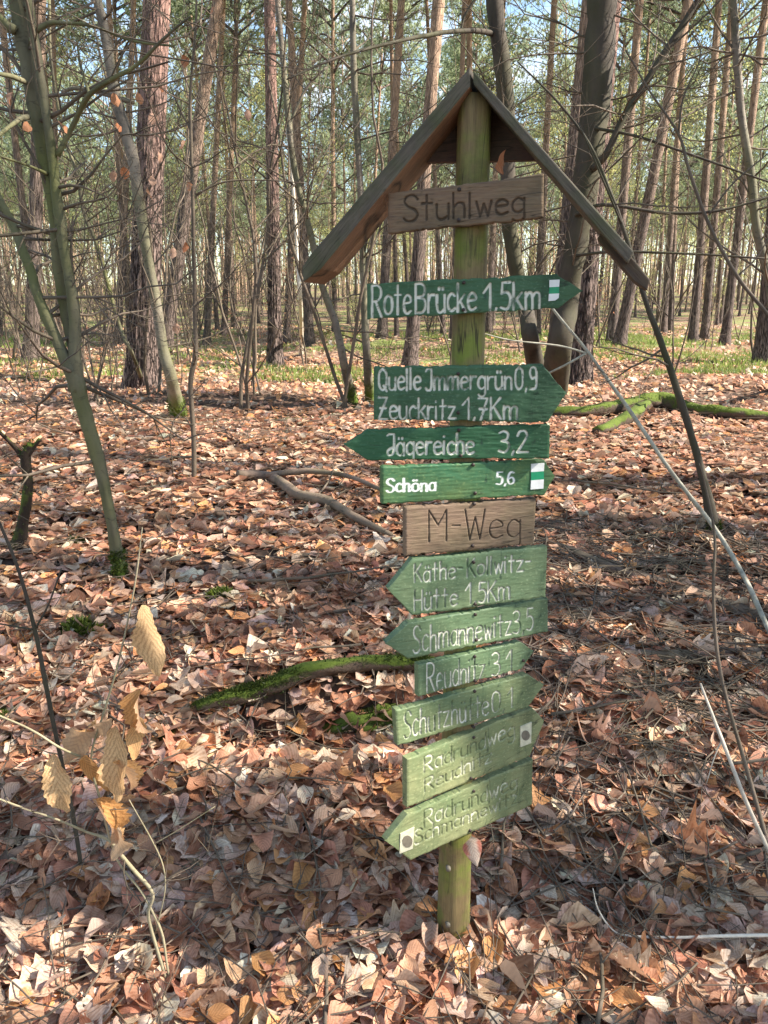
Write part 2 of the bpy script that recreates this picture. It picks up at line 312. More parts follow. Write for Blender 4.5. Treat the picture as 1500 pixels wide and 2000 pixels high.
# ------------------------------------------------------------------ leaves
PAL = np.array([(.50, .285, .19), (.62, .43, .31), (.72, .62, .52), (.56, .45, .38), (.60, .33, .16), (.20, .11, .075), (.38, .20, .135)])
PW = np.array([.27, .24, .14, .14, .08, .04, .09])
def leaf_cols(N, r, w=PW):
    c = PAL[r.choice(len(PAL), N, p=w / w.sum())]; c = c * np.array([1.17, 1.06, .97]); return np.clip(c * r.uniform(.75, 1.2, (N, 1)) * r.uniform(.93, 1.07, (N, 3)), 0, .8)
def leaf_geo(N, size, r, ns=5, nt_=2, lobed=False, curl=1., lobes=4.):
    """N leaves in their own frames: (N, verts, 3); X along the leaf, Z up"""
    s = np.linspace(0, 1, ns + 1); tt = np.linspace(-1, 1, nt_ + 1)
    if lobed == 2:
        q_ = (s * 9) % 1; ww = .27 * np.sin(np.pi * np.clip(s * .95 + .02, 0, 1) ** .85) ** .8 * (1 - .22 * (1 - q_) * (s > .08)); ww[0] = .01; ww[-1] = 0
    elif lobed:
        q_ = (s ** .9 * lobes) % 1; ww = .43 * np.sin(np.pi * np.clip(s * .93 + .03, .0, 1) ** .8) ** .75 * (1 - .40 * np.abs(np.clip(q_ / .65, 0, 1) - np.clip((q_ - .65) / .35, 0, 1) - 1) ** 1.2 * (s > .1)); ww[0] = .012; ww[-1] = 0.0
    else:
        ww = .33 * np.sin(np.pi * s ** .92) ** .85; ww[0] = .01; ww[-1] = .0
    size = np.asarray(size)[:, None, None]
    k1 = r.normal(0, .75, (N, 1, 1)) * curl; k2 = r.normal(.3, .6, (N, 1, 1)) * curl; tw = r.normal(0, .5, (N, 1, 1)) * curl; asym = r.uniform(.8, 1.2, (N, 1, 1))
    S = s[None, :, None]; T = tt[None, None, :]
    wv = ww[None, :, None] * asym * r.uniform(.72, 1.22, (N, 1, 1)) * (1 + .08 * np.sin(S * r.uniform(6, 18, (N, 1, 1)) + r.uniform(0, 6.28, (N, 1, 1))))
    ph = r.uniform(0, 6.28, (N, 1, 1))
    yy = T * wv; a = k1 * (S - .4)
    # bending along the length, cupping across, waves at the rim
    x = np.where(np.abs(k1) > .05, np.sin(a) / np.where(np.abs(k1) > .05, k1, 1), S - .4) + 0 * T
    z = (1 - np.cos(a)) / np.where(np.abs(k1) > .05, k1, 1) * (np.abs(k1) > .05) + k2 * (yy ** 2) * 2.2 + np.abs(T) * wv * .14 * np.sign(k2)
    z = z + np.abs(T) ** 2 * np.sin(S * 11 + ph) * .028 * (1 + .8 * curl)
    y2 = yy * np.cos(tw * (S - .4)) ; z = z + yy * np.sin(tw * (S - .4) * 1.5)
    y2 = y2 * (1 - .12 * np.minimum(np.abs(k2), 2.2) * np.abs(T))
    v = np.stack([x * size, y2 * size, z * size], -1).reshape(N, -1, 3); global VEIN; VEIN = (S - .38 * np.abs(T) + 0 * T).reshape(-1)
    i, j = np.meshgrid(np.arange(ns), np.arange(nt_), indexing='ij'); m = nt_ + 1
    f = np.stack([i * m + j, (i + 1) * m + j, (i + 1) * m + j + 1, i * m + j + 1], -1).reshape(-1, 4)
    return v, f
def lc(v, col): return np.hstack([np.broadcast_to(np.asarray(col, float), (len(v), 3)), VEIN[:, None]])
def rotate(v, yaw, pit, rol):
    c, s = np.cos(rol)[:, None], np.sin(rol)[:, None]; x, y, z = v[..., 0], v[..., 1], v[..., 2]
    y, z = y * c - z * s, y * s + z * c
    c, s = np.cos(pit)[:, None], np.sin(pit)[:, None]; x, z = x * c + z * s, -x * s + z * c
    c, s = np.cos(yaw)[:, None], np.sin(yaw)[:, None]; x, y = x * c - y * s, x * s + y * c
    return np.stack([x, y, z], -1)
def scatter_leaves(mb, x, y, lift, size, r, ns, nt_, lobed=False, w=PW, tilt=.19, curl=.8):
    N = len(x); v, f = leaf_geo(N, size, r, ns, nt_, lobed, curl)
    v = rotate(v, r.uniform(0, 6.283, N), r.normal(0, tilt, N), r.normal(0, tilt, N))
    z = G(x, y) + lift; v = v + np.stack([x, y, z], -1)[:, None, :]
    c = np.hstack([np.repeat(leaf_cols(N, r, w), v.shape[1], 0), np.tile(VEIN, N)[:, None]])
    F = (f[None] + (np.arange(N) * v.shape[1])[:, None, None]).reshape(-1, 4); mb.add(v.reshape(-1, 3), F, c)
lit = MB(); r1 = np.random.default_rng(11)
def region(N, y0, y1, slope, pad, r, p=1.):
    y = y0 + (y1 - y0) * r.uniform(0, 1, N) ** p; x = r.uniform(-1, 1, N) * (y * slope + pad)
    k = vnoise(x * 2.4 + 3, y * 2.4, 12) * .7 + vnoise(x * 7, y * 7, 13) * .3 > r.uniform(0, .42, N); return x[k], y[k]
x, y = region(20000, .7, 3.2, .62, .5, r1, .75); scatter_leaves(lit, x, y, r1.uniform(0, .035, len(x)), r1.uniform(.045, .115, len(x)), r1, 5, 4)
x, y = region(700, .7, 4.0, .62, .5, r1, .75); scatter_leaves(lit, x, y, r1.uniform(.005, .03, len(x)), r1.uniform(.09, .14, len(x)), r1, 16, 4, True, np.array([.1, .3, .35, .2, .1, .0, .05]), .2, .7)
x, y = region(36000, 3.2, 7.0, .62, .6, r1, .8); scatter_leaves(lit, x, y, r1.uniform(0, .03, len(x)), r1.uniform(.055, .115, len(x)), r1, 3, 2)
x, y = region(34000, 7.0, 15., .66, 1, r1, .75); scatter_leaves(lit, x, y, r1.uniform(0, .035, len(x)), r1.uniform(.06, .11, len(x)), r1, 2, 1, tilt=.45)
gm = vnoise(x * .33, y * .55, 8)
x, y = region(16000, 15., 40., .68, 1, r1, .7); scatter_leaves(lit, x, y, r1.uniform(0, .04, len(x)), r1.uniform(.09, .17, len(x)), r1, 2, 1, tilt=.5)
o = lit.build('leaf_litter', M['leaf'], loc=(0, 0, 0), kind='stuff'); o['label'] = 'carpet of dry brown beech leaves over the forest floor'

# 290 leaves near the camera, one by one, from a few shared meshes
var = []
for k in range(24):
    m = MB(); v, f = leaf_geo(1, [1.], np.random.default_rng(100 + k), 8, 4, False, 1.1); m.add(v[0], f, lc(v[0], leaf_cols(1, r1, np.array([.25, .24, .14, .14, .17, .01, .05]))[0]))
    me = m.mesh('fallen_leaf'); me.materials.append(M['leaf']); var.append(me)
cand = []
for _ in range(2600):
    yy = .95 + 2.0 * r1.uniform() ** .8; xx = r1.uniform(-1, 1) * (yy * .58)
    s_ = r1.uniform(.06, .095); z_ = float(G(xx, yy)) + .045
    u, v_, dep = proj((xx, yy, z_))
    if 0 < u < 1500 and 900 < v_ < 2000 and math.hypot(xx - .17, yy - 1.6) > .06: cand.append((s_ / dep, xx, yy, z_, s_))
cand.sort(reverse=True); pick = []
for c in cand:
    if all((c[1] - q[1]) ** 2 + (c[2] - q[2]) ** 2 > .06 ** 2 for q in pick): pick.append(c)
    if len(pick) >= 285: break
for c in pick:
    o = place('fallen_leaf', var[r1.integers(24)], ground); o.location = (c[1], c[2], c[3] - r1.uniform(0, .015)); o.scale = (c[4],) * 3
    o.rotation_euler = (r1.normal(0, .3), r1.normal(0, .3), r1.uniform(0, 6.28))
BIGC = [(.60, .47, .33), (.60, .50, .40), (.54, .40, .27)]
def lobed_mesh(seed, col, curl=.5, n=28, mode=True):
    m = MB(); v, f = leaf_geo(1, [1.], np.random.default_rng(seed), n, 6, mode, curl); m.add(v[0], f, lc(v[0], col)); me = m.mesh('large_leaf'); me.materials.append(M['leafbig']); return me
lob = [lobed_mesh(40 + k, BIGC[k % 3], .95) for k in range(6)]
for k, (px, py, s_, yaw) in enumerate([(430, 1920, .19, .3), (60, 1850, .17, 1.9), (950, 1950, .15, 1.0), (1240, 1925, .13, 2.4), (1340, 1700, .12, .4), (500, 1560, .12, 1.2), (700, 1740, .12, 2.6), (690, 1960, .12, .2), (150, 1200, .13, .8), (780, 1835, .12, 0.1), (1420, 1880, .12, 2.0), (1020, 1560, .11, .5)]):
    p = hit(px, py); o = place('fallen_leaf', lob[k % 6], ground); o.location = (p[0], p[1], p[2] + .038); o.scale = (s_ * .85,) * 3; o.rotation_euler = (r1.normal(.1, .15), r1.normal(0, .15), yaw)
    o['label'] = 'large pale lobed leaf lying on top of the litter'

# fine twig litter
tw = MB(); r2 = np.random.default_rng(5)
def stick(mb, x, y, L_, rad, r, sides=4, c=None):
    a = r.uniform(0, 6.28); n = 5; t = np.linspace(-.5, .5, n); w_ = r.normal(0, .05, n).cumsum() * L_
    px = x + np.cos(a) * t * L_ - np.sin(a) * w_; py = y + np.sin(a) * t * L_ + np.cos(a) * w_
    pz = G(px, py) + .028 + r.uniform(0, .03) + t * r.normal(0, .25) * L_ * .4
    mb.tube(np.stack([px, py, pz], -1), rad * np.linspace(1, .5, n), sides, False, c)
for _ in range(3600):
    yy = .8 + 7 * r2.uniform() ** 1.1; xx = r2.uniform(-1, 1) * (yy * .6 + .3); stick(tw, xx, yy, r2.uniform(.05, .4), r2.uniform(.0008, .0035), r2, 4, np.full(3, r2.uniform(.5, 1.3)))
for _ in range(1100):
    xx, yy = r2.uniform(.35, 1.9), r2.uniform(1.7, 3.8); stick(tw, xx, yy, r2.uniform(.08, .5), r2.uniform(.001, .0045), r2, 4, np.full(3, r2.uniform(.4, 1.2)))
o = tw.build('twig_litter', M['twig'], loc=(0, 0, 0), kind='stuff'); o['label'] = 'fine dry twigs scattered over the leaves'

# ------------------------------------------------------------------ branches: generator
def unit(v): return v / (np.linalg.norm(v) + 1e-9)
def grow(mb, p, d, L_, r0, lev, r, up=.12, tips=None, sides=5, wig=.16):
    n = max(3, int(4 + L_ * 2)) if lev > 1 else 4; q = [np.array(p, float)]; d = unit(np.array(d, float)); dd = [d]
    for k in range(n):
        d = unit(d + r.normal(0, wig, 3) + np.array([0, 0, up * .4])); q.append(q[-1] + d * L_ / n); dd.append(d)
    rad = np.linspace(r0, r0 * .35, n + 1); mb.tube(q, rad, max(3, sides if lev > 1 else 3), False)
    if tips is not None and lev <= 1: tips.append((q[-1], dd[-1])); tips.append((q[len(q) // 2], dd[len(q) // 2]))
    if lev <= 0: return
    for _ in range(r.integers(3, 6)):
        k = r.integers(1, n + 1); ax = unit(np.cross(dd[k], r.normal(size=3))); a = r.uniform(.5, 1.1)
        grow(mb, q[k], dd[k] * math.cos(a) + ax * math.sin(a), L_ * r.uniform(.4, .65), max(r0 * .45, .0012), lev - 1, r, up, tips, sides - 1, wig)

# ------------------------------------------------------------------ pine trees
HP = 18.0
def pine_crown(seed, tufts=1800):
    r = np.random.default_rng(seed); tris = MB(); br = MB(); H = 7.2
    ctr = []
    for k in range(26):
        z = H * (1 - r.uniform(0, 1) ** .8 * .95) ; rr = (1.0 + 1.3 * math.sin(min(1, (H - z) / H + .25) * math.pi * .75)) * r.uniform(.55, 1.1); a = r.uniform(0, 6.28)
        e = np.array([math.cos(a) * rr, math.sin(a) * rr, z + r.uniform(0, .7)]); st = np.array([0, 0, max(0, z - .4)])
        mid = (st + e) / 2 + np.array([0, 0, .15]); br.tube(smooth_path([st, mid, e], 3), np.linspace(.05, .012, 7), 4, False)
        for q in range(3): ctr.append((e * (1 - .22 * q) + r.normal(0, .22, 3) + st * .22 * q, .5 + .1 * r.uniform()))
    ctr.append((np.array([0, 0, H + .1]), .55)); ctr.append((np.array([.2, 0, H - .5]), .7))
    n = tufts * 11; ci = r.integers(0, len(ctr), tufts); C = np.array([c[0] for c in ctr])[ci]; S = np.array([c[1] for c in ctr])[ci]
    tp = C + unit_rows(r.normal(size=(tufts, 3))) * (S * r.uniform(.35, 1.05, tufts))[:, None] * np.array([1, 1, .55])
    tp = np.repeat(tp, 11, 0); d = unit_rows(r.normal(size=(n, 3)) + np.array([0, 0, .45])); side = unit_rows(np.cross(d, r.normal(size=(n, 3))))
    Ln = r.uniform(.09, .17, n)[:, None]; wd = r.uniform(.012, .023, n)[:, None]
    v = np.stack([tp - side * wd, tp + side * wd, tp + d * Ln], 1).reshape(-1, 3); br_ = np.repeat(r.uniform(.7, 1.3, tufts), 33)[:, None] * np.array([1, 1, 1.])
    tris.add(v, np.arange(n * 3).reshape(-1, 3), br_)
    a = tris.mesh('crown', False); a.materials.append(M['pine'])
    b = br.mesh('branch'); b.materials.append(M['bark']); return a, b
def unit_rows(v): return v / (np.linalg.norm(v, axis=1)[:, None] + 1e-9)
CROWNS = [pine_crown(200 + k) for k in range(5)]
def trunk_mesh(seed, mat, sides=12, rings=30, flare=.6, fine=False):
    """unit: height HP, diameter 1 at breast height (scaled later in X and Y)"""
    r = np.random.default_rng(seed); m = MB(); z = HP * np.linspace(0, 1, rings + 1) ** 1.5
    bx = r.normal(0, .12, 4); x = .9 * (np.sin(z * .25 + bx[0] * 9) - math.sin(bx[0] * 9)) * bx[1]; y = .9 * (np.sin(z * .3 + bx[2] * 9) - math.sin(bx[2] * 9)) * bx[3]
    rad = .5 * (1.02 - z / HP * .72) * (1 + flare * np.exp(-z / .22)); z2 = z - .25 * (z == 0)
    m.tube(np.stack([x * 2, y * 2, z2], -1), rad, sides, False, None, .08, seed); me = m.mesh('trunk'); me.materials.append(mat); return me
TRUNKS = [trunk_mesh(300 + k, M['bark']) for k in range(5)]
def stubs(seed):
    r = np.random.default_rng(seed); m = MB()
    for k in range(16):
        z = r.uniform(2.2, 11); a = r.uniform(0, 6.28); L_ = r.uniform(.3, 1.5); grow(m, (math.cos(a) * .06, math.sin(a) * .06, z), (math.cos(a), math.sin(a), r.uniform(-.2, .3)), L_, .014, 1, r, -.1, None, 4)
    me = m.mesh('dead_branch'); me.materials.append(M['twig']); return me
STUBS = [stubs(400 + k) for k in range(4)]
kpine = 0
def pine(base, top, dia, label, group=None, h=None, custom=False):
    """base and any higher point of the trunk; dia in metres"""
    global kpine; kpine += 1; r = np.random.default_rng(1000 + kpine)
    base = np.asarray(base, float); ax = unit(np.asarray(top) - base); h = h or r.uniform(16.5, 20)
    t = thing('pine_tree', label, 'tree', base, group)
    q = Vector((0, 0, 1)).rotation_difference(Vector(ax)).to_matrix() @ Matrix.Rotation(r.uniform(0, 6.28), 3, 'Z'); k = h / HP
    mt = TRUNKS[r.integers(5)] if not custom else custom_trunk(500 + kpine, dia)
    sx = dia * .76 if not custom else 1
    place('trunk', mt, t, mat4=(q @ Matrix.Diagonal((sx, sx, k if not custom else 1))).to_4x4())
    a, b = CROWNS[r.integers(5)]; s = r.uniform(.95, 1.3); cz = h * (.54 if base[1] < 38 else .44)
    m4 = Matrix.Translation(q @ Vector((0, 0, cz))) @ (q @ Matrix.Diagonal((s, s, h * (.48 if base[1] < 38 else .58) / 7.2))).to_4x4()
    c = place('crown', a, t, mat4=m4); place('branch', b, c, kind='stuff'); c['kind'] = 'stuff'
    if not custom: place('dead_branch', STUBS[r.integers(4)], t, mat4=q.to_4x4(), kind='stuff')
    return t
def custom_trunk(seed, dia):
    """near trunk: plated bark with real relief up to 6 m"""
    z = np.concatenate([np.linspace(-.3, 5.5, 260), np.linspace(5.7, 18.5, 30)]); th = np.linspace(0, 2 * math.pi, 96, endpoint=False)
    Zg, T = np.meshgrid(z, th, indexing='ij'); zc = np.clip(Zg, 0, 30)
    rad = dia * .74 / 2 * (1.04 - zc / HP * .6) * (1 + .38 * np.exp(-zc / .3) * (1 + .35 * np.cos(T * 4 + seed)))
    cu = (T * 11 / 6.283 * 1.0) % 11; 
    def per(f, zs, s): # noise periodic in angle
        return vnoise(np.cos(T) * f + 20, Zg * zs + np.sin(T) * f, s)
    ridge = np.abs(per(9, 2.2, 4) - .5) * 2; ridge2 = np.abs(per(17, 5, 6) - .5) * 2
    fade = np.clip(1.2 - zc / 6, .25, 1)
    rad = rad + fade * dia * (.055 * np.clip(ridge * 3, 0, 1) + .028 * np.clip(ridge2 * 3, 0, 1) + .03 * (per(3, .8, 9) - .5)) - .03 * dia
    bx = .05 * np.sin(Zg * .5 + seed); v = np.stack([rad * np.cos(T) + bx, rad * np.sin(T), Zg], -1).reshape(-1, 3)
    i, j = np.meshgrid(np.arange(len(z) - 1), np.arange(96), indexing='ij'); f = np.stack([i * 96 + j, i * 96 + (j + 1) % 96, (i + 1) * 96 + (j + 1) % 96, (i + 1) * 96 + j], -1).reshape(-1, 4)
    m = MB(); m.add(v, f); me = m.mesh('trunk'); me.materials.append(M['barkbig']); return me
def gp(px, Y):
    a = P(px, 700, Y); return np.array([a[0], Y, float(G(a[0], Y))])
# measured pines: x at the foot, x at the picture's top edge, distance, diameter
for xb, xt, Yd, dia, cu, lab in [
    (282, 303, 9.3, .41, True, 'widest pine trunk, reddish with deeply cracked bark, behind a slim mottled tree'),
    (322, 425, 14., .31, False, 'leaning pine right behind the widest trunk, tilting to the right'),
    (537, 526, 13.2, .27, True, 'straight grey brown pine standing alone with a flared foot beside the green grass patch'),
    (800, 862, 14., .33, False, 'dark pine whose foot shows just left of the signpost between roof and top green board'),
    (745, 787, 19., .30, False, 'slimmer pine left of the roof peak, second pine left of the post'),
    (1082, 1146, 12., .31, False, 'purplish pine close beside the big grey beech, passing behind the roof slope'),
    (1135, 1192, 9.6, .34, True, 'pine with coarse dark plated bark hidden above by the big grey beech stem'),
    (1192, 1252, 17., .27, False, 'first sunlit pine right of the big beech'),
    (1207, 1338, 16., .30, False, 'pine leaning right with a bright sunlit edge, behind the end of the roof'),
    (1350, 1400, 19., .27, False, 'pine with a bright right edge behind the mossy leaning stem'),
    (1372, 1428, 22., .28, False, 'slender pine just right of the bright edged one'),
    (1412, 1500, 18., .26, False, 'pine leaning to the right near the picture edge'),
    (1290, 1345, 27., .30, False, 'pine seen in the gap between two leaning pines'),
    (1492, 1545, 11., .30, False, 'pine foot with a root spreading left at the right edge'),
    (60, 72, 12., .27, False, 'purplish pine behind the forked beech at the left edge'),
    (232, 258, 22., .27, False, 'orange barked pine left of the widest trunk'),
    (118, 102, 26., .24, False, 'pale thin pine between forked beech and widest trunk'),
    (405, 435, 25., .28, False, 'orange pine right of the leaning pine'),
    (440, 462, 30., .30, False, 'far sunlit pine left of the lone straight pine'),
    (560, 590, 24., .28, False, 'pine just right of the lone straight pine'),
    (655, 650, 33., .30, False, 'far orange pine with a bent top left of the roof'),
    (1045, 1085, 21., .27, False, 'bright orange pine above the right roof slope'),
    (952, 985, 26., .28, False, 'far pine seen beside the roof peak')]:
    b = gp(xb, Yd); pine(b, P(xt, 0, Yd), dia, lab, None, None, cu)
# the rest of the forest
r3 = np.random.default_rng(21); placed = []; cnt = 0
while cnt < 250:
    Yd = 17 + 115 * r3.uniform() ** .8; xx = r3.uniform(-1, 1) * (Yd * .62 + 2)
    if any((xx - a) ** 2 + (Yd - b) ** 2 < (5 if cnt < 110 else 8) and Yd > 0 for a, b in placed): continue
    placed.append((xx, Yd)); cnt += 1; b = np.array([xx, Yd, float(G(xx, Yd))])
    pine(b, b + np.array([r3.normal(0, .035), r3.normal(0, .03), 1]), r3.uniform(.19, .30), 'slender pine of the forest far behind the signpost', 'distant pines of the forest')
# pines out of view; those on the right are added to cast shade
NSH = 3; r4 = np.random.default_rng(33); sh = []; k = 0
for xx, yy, dia in [(7., .86, .38), (5.8, 2.35, .24), (8., 3.7, .3)]:
    b = np.array([xx, yy, float(G(xx, yy))]); sh.append((xx, yy)); pine(b, b + np.array([0, 0, 1]), dia, 'unseen pine added right of the clearing to shade it', 'unseen pines added to shade the clearing')
while k < NSH:
    xx, yy = r4.uniform(34, 48), r4.uniform(-9, 13)
    if yy > 0 and xx < yy * .62 + 2: continue
    if any((xx - a) ** 2 + (yy - b) ** 2 < 7 for a, b in sh): continue
    sh.append((xx, yy)); k += 1; b = np.array([xx, yy, float(G(xx, yy))])
    pine(b, b + np.array([r4.normal(0, .03), r4.normal(0, .03), 1]), r4.uniform(.24, .34), 'unseen pine added right of the clearing to shade it', 'unseen pines added to shade the clearing')
for k in range(8):
    xx, yy = -5 - 3 * k * r4.uniform(.6, 1.2), r4.uniform(-8, 3); b = np.array([xx, yy, float(G(xx, yy))])
    pine(b, b + np.array([0, 0, 1]), .28, 'pine standing to the left of the clearing', 'pines beside the clearing')

# ------------------------------------------------------------------ stems with measured courses
def stem_pts(pix, k=5):
    return smooth_path([P(*q[:3]) for q in pix], k), np.interp(np.linspace(0, len(pix) - 1, (len(pix) - 1) * k + 1), range(len(pix)), [q[3] * proj(P(*q[:3]))[2] / 3200. for q in pix])
def moss_fuzz(parent, pts, rad, n, r, upbias=.3, ln=.012):
    m = MB(); idx = r.integers(0, len(pts), n * 2); idx = idx[vnoise(idx * .45, idx * 0. + len(pts), 3) > r.uniform(.1, .7, n * 2)]; n = len(idx); nrm = unit_rows(r.normal(size=(n, 3)) + np.array([0, -.2, upbias])); base = np.asarray(pts)[idx] + nrm * (np.asarray(rad)[idx] * .97)[:, None] + r.normal(0, .004, (n, 3))
    d = unit_rows(nrm + r.normal(0, .5, (n, 3))); s_ = unit_rows(np.cross(d, r.normal(size=(n, 3)))); L_ = r.uniform(.4, 1.2, n)[:, None] * ln
    v = np.stack([base - s_ * L_ * .25, base + s_ * L_ * .25, base + d * L_], 1).reshape(-1, 3); m.add(v, np.arange(3 * n).reshape(-1, 3), np.repeat(r.uniform(.5, 1.4, (n, 1)), 3, 0) * np.ones(3))
    o = m.build('moss', M['moss'], parent, smooth=False); o['kind'] = 'stuff'; return o
def ground_first(pix):                              # lowest point pulled onto the ground
    q = list(pix); p = hit(q[0][0], q[0][1]); q[0] = (q[0][0], q[0][1], p[1], q[0][3]); return q
def stem_tree(name, label, cat, courses, mat, sides=10, twigs=0, twl=.5, seed=0, moss=0, leaves=(), tlev=2, wob=.12, base=None, zmin=.25, wsc=1.):
    courses = [[(a, b, c, d_ * wsc) for a, b, c, d_ in q] for q in courses]
    p0 = P(*courses[0][0][:3]) if base is None else base
    t = thing(name, label, cat, p0); r = np.random.default_rng(seed); tm = MB()
    for ci, c in enumerate(courses):
        pts, rad = stem_pts(c)
        if ci == 0: pts = np.vstack([pts[0] - np.array([0, 0, .08]), pts]); rad = np.concatenate([[rad[0] * 1.25], rad])
        m = MB(); m.tube(pts, rad, sides if rad.max() > .02 else 7, True, None, wob, seed + ci)
        m.build('trunk' if ci == 0 and name.endswith('tree') else ('stem' if ci == 0 else 'branch'), mat, t)
        for _ in range(int(twigs * (1 if ci == 0 else .7))):
            k = r.integers(len(pts) // 5, len(pts) - 1)
            if pts[k][2] < pts[0][2] + zmin: continue
            dirn = unit(r.normal(size=3) * np.array([1, .7, .35]) + np.array([0, 0, .25])); grow(tm, pts[k], dirn, twl * r.uniform(.5, 1.3), min(rad[k] * .35, .008) + .001, tlev, r)
        if moss and ci == 0: moss_fuzz(t, pts[:4], rad[:4] * 1.15, moss, r, .2, .018)
    if tm.n: tm.build('twig', M['twig'], t, kind='stuff')
    return t, r
def dleaf(parent, px, py, Yd, s_, seed, col=None, mesh=None, rot=None, label=None, name='dry_leaf'):
    r = np.random.default_rng(seed); me = mesh or HL[seed % len(HL)]; p = P(px, py, Yd) - np.array(parent.location)
    o = place(name, me, parent); o.location = p; o.scale = (s_,) * 3; o.rotation_euler = rot or (r.uniform(-1, 1), r.uniform(.6, 1.9), r.uniform(0, 6.28)); return o
HL = []
for k in range(6):
    m = MB(); v, f = leaf_geo(1, [1.], np.random.default_rng(700 + k), 8, 4, False, 1.3); m.add(v[0], f, lc(v[0], (.42, .17, .075) if k % 2 else (.50, .24, .12))); me = m.mesh('dry_leaf'); me.materials.append(M['leaf']); HL.append(me)

Yb = hit(238, 1135)[1]
bt, rb = stem_tree('beech_tree', 'olive green forked beech with a bent mossy foot at the left edge', 'tree', [
    [(238, 1135, Yb, 25), (216, 1010, Yb, 22), (192, 900, Yb, 26), (162, 800, Yb, 32), (148, 740, Yb, 34), (118, 680, Yb, 22), (83, 600, Yb, 21), (52, 510, Yb + .05, 20), (25, 440, Yb + .1, 18), (-5, 385, Yb + .1, 18), (-60, 260, Yb + .2, 16)],
    [(150, 765, Yb, 34), (147, 700, Yb, 26), (144, 600, Yb, 23), (130, 520, Yb, 21), (118, 430, Yb, 22), (107, 350, Yb, 19), (95, 250, Yb, 18), (79, 150, Yb, 18), (68, 75, Yb, 17), (50, -40, Yb, 16)],
    [(150, 712, Yb + .03, 18), (125, 600, Yb + .05, 21), (112, 500, Yb + .04, 24), (103, 400, Yb + .04, 22), (90, 330, Yb + .04, 25), (73, 240, Yb + .04, 27), (57, 150, Yb + .04, 28), (43, 75, Yb + .04, 30), (22, -60, Yb + .05, 32)],
    [(112, 305, Yb, 12), (140, 250, Yb, 11), (175, 185, Yb - .1, 11), (228, 150, Yb - .2, 10), (270, 125, Yb - .2, 8), (320, 75, Yb - .25, 7), (372, 32, Yb - .3, 4)],
    [(175, 185, Yb - .1, 7), (158, 130, Yb, 5), (150, 78, Yb, 4)],
    [(72, 60, Yb, 12), (95, 46, Yb, 10), (130, 45, Yb, 8), (185, 52, Yb, 7), (260, 80, Yb, 6), (340, 90, Yb, 4)],
    [(50, 160, Yb, 12), (25, 150, Yb - .1, 10), (-20, 140, Yb - .2, 9)],
    [(55, 228, Yb, 12), (35, 235, Yb - .1, 10), (-10, 270, Yb - .3, 8)],
    [(30, 60, Yb, 20), (5, 40, Yb, 16), (-30, -10, Yb, 15)],
    [(92, 340, Yb, 8), (60, 325, Yb - .1, 6), (0, 305, Yb - .3, 5)]], M['beech'], 14, 16, .55, 3, 900, wob=.2)
for k, (px, py) in enumerate([(120, 246), (20, 190), (55, 244), (230, 248), (225, 192)]): dleaf(bt, px, py, Yb - .1, .05, k)
C6 = 6.1
stem_tree('young_tree', 'slim mottled grey tree with a moss covered foot in front of the widest pine', 'tree', [
    ground_first([(350, 818, C6, 34), (335, 740, C6, 24), (318, 680, C6, 22), (305, 590, C6, 22), (288, 500, C6, 20), (272, 400, C6, 22), (262, 320, C6, 24), (243, 250, C6, 24), (222, 170, C6, 22), (208, 80, C6, 20), (185, -20, C6, 18)]),
    [(262, 200, C6, 10), (190, 180, C6, 9), (150, 172, C6, 9), (120, 180, C6, 7)]], M['birch'], 12, 16, .8, 5, 1200)
stem_tree('sapling', 'thin pale stem curving down to the left of the widest pine foot', 'tree', [
    ground_first([(278, 745, 8, 9), (262, 700, 7.2, 8), (235, 640, 7.2, 8), (212, 560, 7.2, 8), (190, 480, 7.2, 8), (165, 420, 7.2, 8), (150, 340, 7.2, 7), (122, 250, 7.2, 7), (100, 120, 7.2, 6), (96, 0, 7.2, 6)])], M['beech'], 8, 12, .7, 6)
YF = hit(379, 940)[1]
ft, rf = stem_tree('sapling', 'dark thin upright stem with a few orange leaves, nearest stem beside the leaning pine', 'tree', [
    [(379, 942, YF, 11), (378, 850, YF, 10), (372, 750, YF, 11), (382, 690, YF, 12), (380, 600, YF, 8), (378, 450, YF, 8), (374, 300, YF, 7), (372, 180, YF, 6), (382, 60, YF, 5), (384, -20, YF, 4)],
    [(375, 260, YF, 4), (350, 210, YF, 4), (333, 170, YF, 3)], [(382, 380, YF, 4), (440, 355, YF, 4), (520, 352, YF, 3), (600, 358, YF, 2)],
    [(376, 330, YF, 4), (330, 290, YF - .1, 4), (300, 220, YF - .2, 3), (275, 150, YF - .3, 3), (250, 40, YF - .3, 2)]], M['twig'], 8, 10, .5, 8)
for k, (px, py) in enumerate([(313, 172), (272, 190), (312, 305), (222, 342), (243, 336), (296, 352), (359, 282), (368, 362), (362, 482), (338, 492), (360, 118), (412, 20), (484, 222), (290, 372), (365, 700), (345, 640), (300, 230)]): dleaf(ft, px, py, YF - .05, .062, k + 3)
stem_tree('young_tree', 'crooked pale young tree bending left of the signpost with a mossy foot', 'tree', [
    ground_first([(690, 785, 7.4, 20), (672, 710, 7.2, 18), (655, 630, 7.2, 15), (630, 560, 7.2, 14), (600, 430, 7.2, 13), (575, 330, 7.2, 13), (562, 220, 7.2, 12), (552, 110, 7.2, 12), (540, -20, 7.2, 11)]),
    [(562, 250, 7.2, 6), (600, 170, 7.2, 5), (640, 130, 7.2, 4)]], M['birch'], 10, 14, .8, 9, 700)
